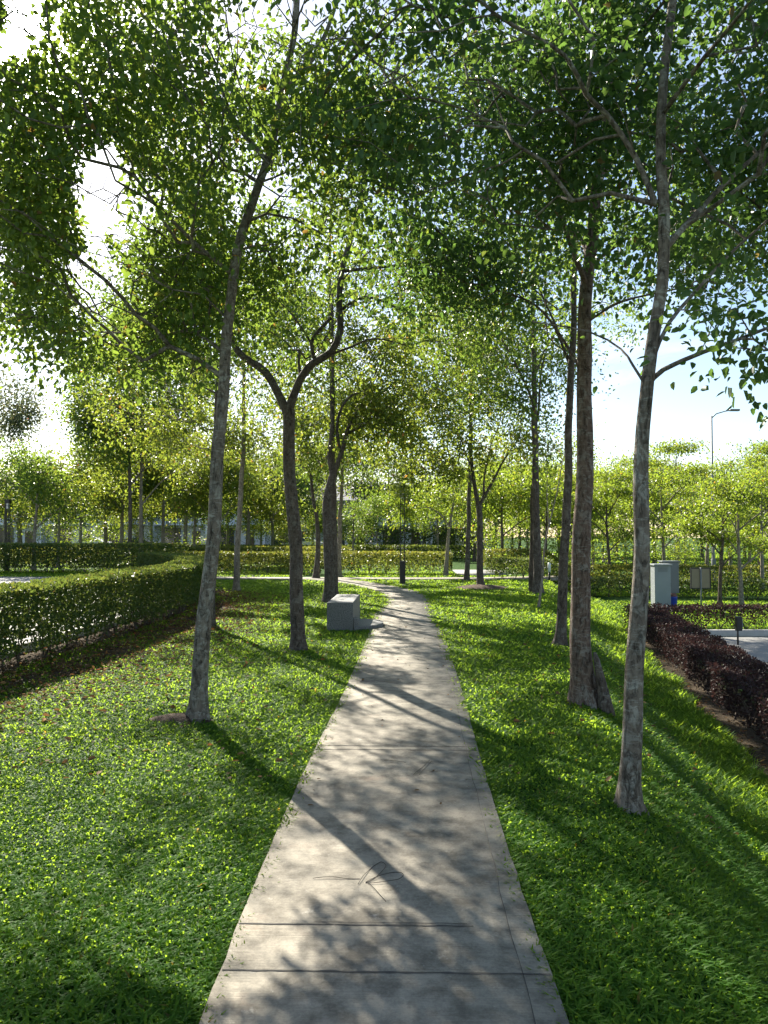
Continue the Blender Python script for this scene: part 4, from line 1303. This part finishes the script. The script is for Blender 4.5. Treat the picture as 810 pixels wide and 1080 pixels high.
# white marker post
wx, wy = px_ground(579, 27.6); wz = gz(wx, wy)
r = empty('marker_post', (wx, wy, wz), 'short post with a white upper half in front of the low right hedge', 'post')
MB().tube([(wx, wy, wz - .05), (wx, wy, wz + .35)], .035, 10).build('post', M['black'], r)
MB().tube([(wx, wy, wz + .35), (wx, wy, wz + .66), (wx, wy, wz + .69)], [.055, .055, .03], 12).build('sleeve', M['white_plastic'], r)

# ------------------------------------------------------------------ looped stems lying on the path
def loop_stem(curves, label):
    b = MB()
    for c in curves:
        P = spline(c, .012)
        b.tube([(x, y, PATH_Z + .004 + .003 * math.sin(i * .3)) for i, (x, y) in enumerate(P)], .0014, 5)
    tag(b.build('dry_stem', M['vine']), label, 'stem', 'dry stems on the path')


def pg(x, y):
    d = (EYE - PATH_Z) * F / (y - 565)
    return ((x - 405) / F * d, d)


loop_stem([[pg(*q) for q in ((378, 928), (385, 918), (394, 909), (402, 905), (407, 909), (403, 915), (394, 922), (386, 926))],
           [pg(*q) for q in ((386, 926), (402, 919), (417, 915), (425, 917), (420, 923), (404, 926), (388, 927))],
           [pg(*q) for q in ((388, 926), (396, 934), (407, 945))], [pg(*q) for q in ((331, 922), (350, 921), (366, 922), (380, 922))]],
          'dark looped dry stem lying on the concrete, nearest on the path')
loop_stem([[pg(*q) for q in ((436, 815), (445, 807), (453, 800))], [pg(*q) for q in ((442, 815), (449, 807), (455, 801))], [pg(*q) for q in ((405, 800), (416, 801), (428, 802))]],
          'short forked dry stem lying farther up the path')

# ------------------------------------------------------------------ soil mound, mulch ring
def mound(name, cx, cy, rx, ry, h, mat, kind, label=None):
    V_ = [(cx, cy, h + gz(cx, cy))]
    rings, k = 6, 28
    for i in range(1, rings + 1):
        for j in range(k):
            a = 2 * math.pi * j / k
            f = i / rings
            q = 1 + .22 * mnoise.noise((math.cos(a) * 2, math.sin(a) * 2, cx))
            x, y = cx + rx * f * q * math.cos(a), cy + ry * f * q * math.sin(a)
            V_.append((x, y, gz(x, y) + (h + .02) * (1 - f * f) - .02 + .02 * mnoise.noise((x * 9, y * 9, 2)) * (1 - f)))
    T_ = [(0, 1 + j, 1 + (j + 1) % k) for j in range(k)]
    Q_ = [(1 + i * k + j, 1 + (i + 1) * k + j, 1 + (i + 1) * k + (j + 1) % k, 1 + i * k + (j + 1) % k) for i in range(rings - 1) for j in range(k)]
    return tag(link_mesh(name, np_mesh(name, V_, Q_, T_, smooth=True), mat), label, None, None, kind)


q = at(190, 757, 6.76)
mound('soil', q.x, 6.74, .34, .16, .055, M['mulch'], 'structure')
mound('mulch', (506 - 405) / F * 23.7, 23.4, .95, .75, .12, M['mulch'], 'stuff')


# ------------------------------------------------------------------ grass
def blades(n, dmin, dmax, seed, lscale=1.0, edge_only=False):
    r = np.random.default_rng(seed)
    nt_ = n // 6
    u = r.random(nt_)
    d = (math.sqrt(dmin) + u * (math.sqrt(dmax) - math.sqrt(dmin))) ** 2
    x = (r.random(nt_) * 2 - 1) * (d * .60 + 1.2)
    l, rr = path_lr(d)
    if edge_only:
        w_ = np.abs(r.normal(size=nt_)) * .05
        x = np.where(r.random(nt_) < .5, l + .03 - w_, rr - .03 + w_)
    edge = .02 * np.sin(d * 9.0) + .015 * r.normal(size=nt_)
    ok = (x < l + edge + .015) | (x > rr - edge - .015)
    hx_ = np.interp(d, H1S[:, 1], H1S[:, 0])
    pn = np.array([mnoise.noise((a * 1.4, b * 1.4, 0.3)) for a, b in zip(x, d)])
    litter = .85 * np.exp(-((x - (hx_ + .36)) / .48) ** 2) * (d < 24)
    ok &= (x > hx_ - .2) | (d > 28)
    ok &= r.random(nt_) > litter * .95 + np.where(pn < -.22, .35, 0) * (x < -1) * (d > 6)
    fxx = foot_x(d)
    ok &= (x < fxx + .25 + .3 * pn) | (d > 19.5)
    ok &= ~((d > 27.7) & (d < 29.9))
    ok &= ~((d > 30.5) & (x > 2.9) & (x < 6))
    # bare soil round the first trunk
    q_ = at(195, 757, 6.76)
    ok &= ((x - q_.x) / .30) ** 2 + ((d - 6.74) / .13) ** 2 > 1
    x, d, pn = x[ok], d[ok], pn[ok]
    fxx = foot_x(d)
    # tufts of blades
    k = 6
    m_ = len(x) * k
    X = np.repeat(x, k) + r.normal(size=m_) * (.012 + .003 * np.repeat(d, k))
    Y = np.repeat(d, k) + r.normal(size=m_) * (.012 + .003 * np.repeat(d, k))
    pnr = np.repeat(pn, k); dd = np.repeat(d, k)
    tall = np.exp(-((X - (foot_x(Y) - .05)) / .45) ** 2)
    L = (.028 + .028 * r.random(m_)) * (1 + .25 * pnr) * (1 + dd / 22) * lscale * (1 + tall * 1.6)
    Wd = (.0052 + .0038 * r.random(m_)) * (1 + dd / 8.5)
    az = r.random(m_) * 2 * math.pi
    tilt = .55 + .80 * r.random(m_)
    tilt = np.where(tall > .4, tilt * .6, tilt)
    H = np.stack([np.cos(az), np.sin(az), np.zeros(m_)], 1)
    Bv = np.stack([-np.sin(az), np.cos(az), np.zeros(m_)], 1)
    z0 = ground_z(X, Y) + np.where(np.abs(X) < 4, -.008, -.004)
    P0 = np.stack([X, Y, z0], 1)
    st_, ct = np.sin(tilt)[:, None], np.cos(tilt)[:, None]
    zup = np.array([[0, 0, 1.0]])
    P1 = P0 + (H * st_ * .7 + zup * ct) * (L * .5)[:, None]
    t2 = np.minimum(tilt + .55, 1.9)
    P2 = P1 + (H * np.sin(t2)[:, None] + zup * np.cos(t2)[:, None]) * (L * .55)[:, None]
    w = (Wd / 2)[:, None]
    Vv = np.stack([P0 - Bv * w * .7, P0 + Bv * w * .7, P1 + Bv * w, P1 - Bv * w, P2 + Bv * w * .18, P2 - Bv * w * .18], 1)
    i = np.arange(m_)[:, None] * 6
    q = np.concatenate([np.concatenate([i, i + 1, i + 2, i + 3], 1), np.concatenate([i + 3, i + 2, i + 4, i + 5], 1)])
    rnd = np.clip(r.random(m_) * .5 + .18 + pnr * .25, 0, .93)
    rnd[r.random(m_) < .006] = 1.0
    return Vv.reshape(-1, 3), q, np.repeat(rnd, 6)


v, q, rn = blades(1050000, 1.7, 34, 77)
for v2, q2, rn2 in (blades(130000, 34, 110, 78, .8), blades(60000, 1.7, 26, 79, 1.05, True)):
    q = np.concatenate([q, q2 + len(v)]); v = np.concatenate([v, v2]); rn = np.concatenate([rn, rn2])
tag(link_mesh('grass', np_mesh('grass', v, q, attrs={'rnd': rn}), M['grass']), kind='stuff')

# dry leaves on the ground
r_ = np.random.default_rng(5)
m_ = 9500
d = 5.0 + r_.random(m_) * 17
hx_ = np.interp(d, H1S[:, 1], H1S[:, 0])
x = hx_ + .55 + r_.normal(size=m_) * .75
X2 = (r_.random(900) * 2 - 1) * 4.2; Y2 = 5 + r_.random(900) ** 1.3 * 16
l, rr = path_lr(Y2)
kk = ((X2 < l - .1) | (X2 > rr + .1))
Y3 = 6 + r_.random(1400) * 14; X3 = foot_x(Y3) + .15 + r_.normal(size=1400) * .3
Y4 = 4.5 + r_.random(110) * 15; l4, r4 = path_lr(Y4); e4 = r_.random(110); e4 = np.where(r_.random(110) < .6, np.where(e4 < .5, e4 * .25, 1 - (1 - e4) * .25), e4)
X4 = l4 + (r4 - l4) * e4
x = np.concatenate([x, X2[kk], X3]); d = np.concatenate([d, Y2[kk], Y3])
m_ = len(x) + 110
P = np.stack([x, d, ground_z(x, d) + .012 + r_.random(m_ - 110) * .03], 1)
P = np.concatenate([P, np.stack([X4, Y4, np.full(110, PATH_Z + .006)], 1)])
D = r_.normal(size=(m_, 3)); D[:, 2] *= .25
NR = r_.normal(size=(m_, 3)) * .4; NR[:, 2] += 1
L = .030 + .040 * r_.random(m_)
L[-110:] *= .6
tag(link_mesh('fallen_leaves', leaf_mesh('fallen_leaves', P, D, NR, L, L * .55, r_.random(m_) * .985), M['litter']), kind='stuff')
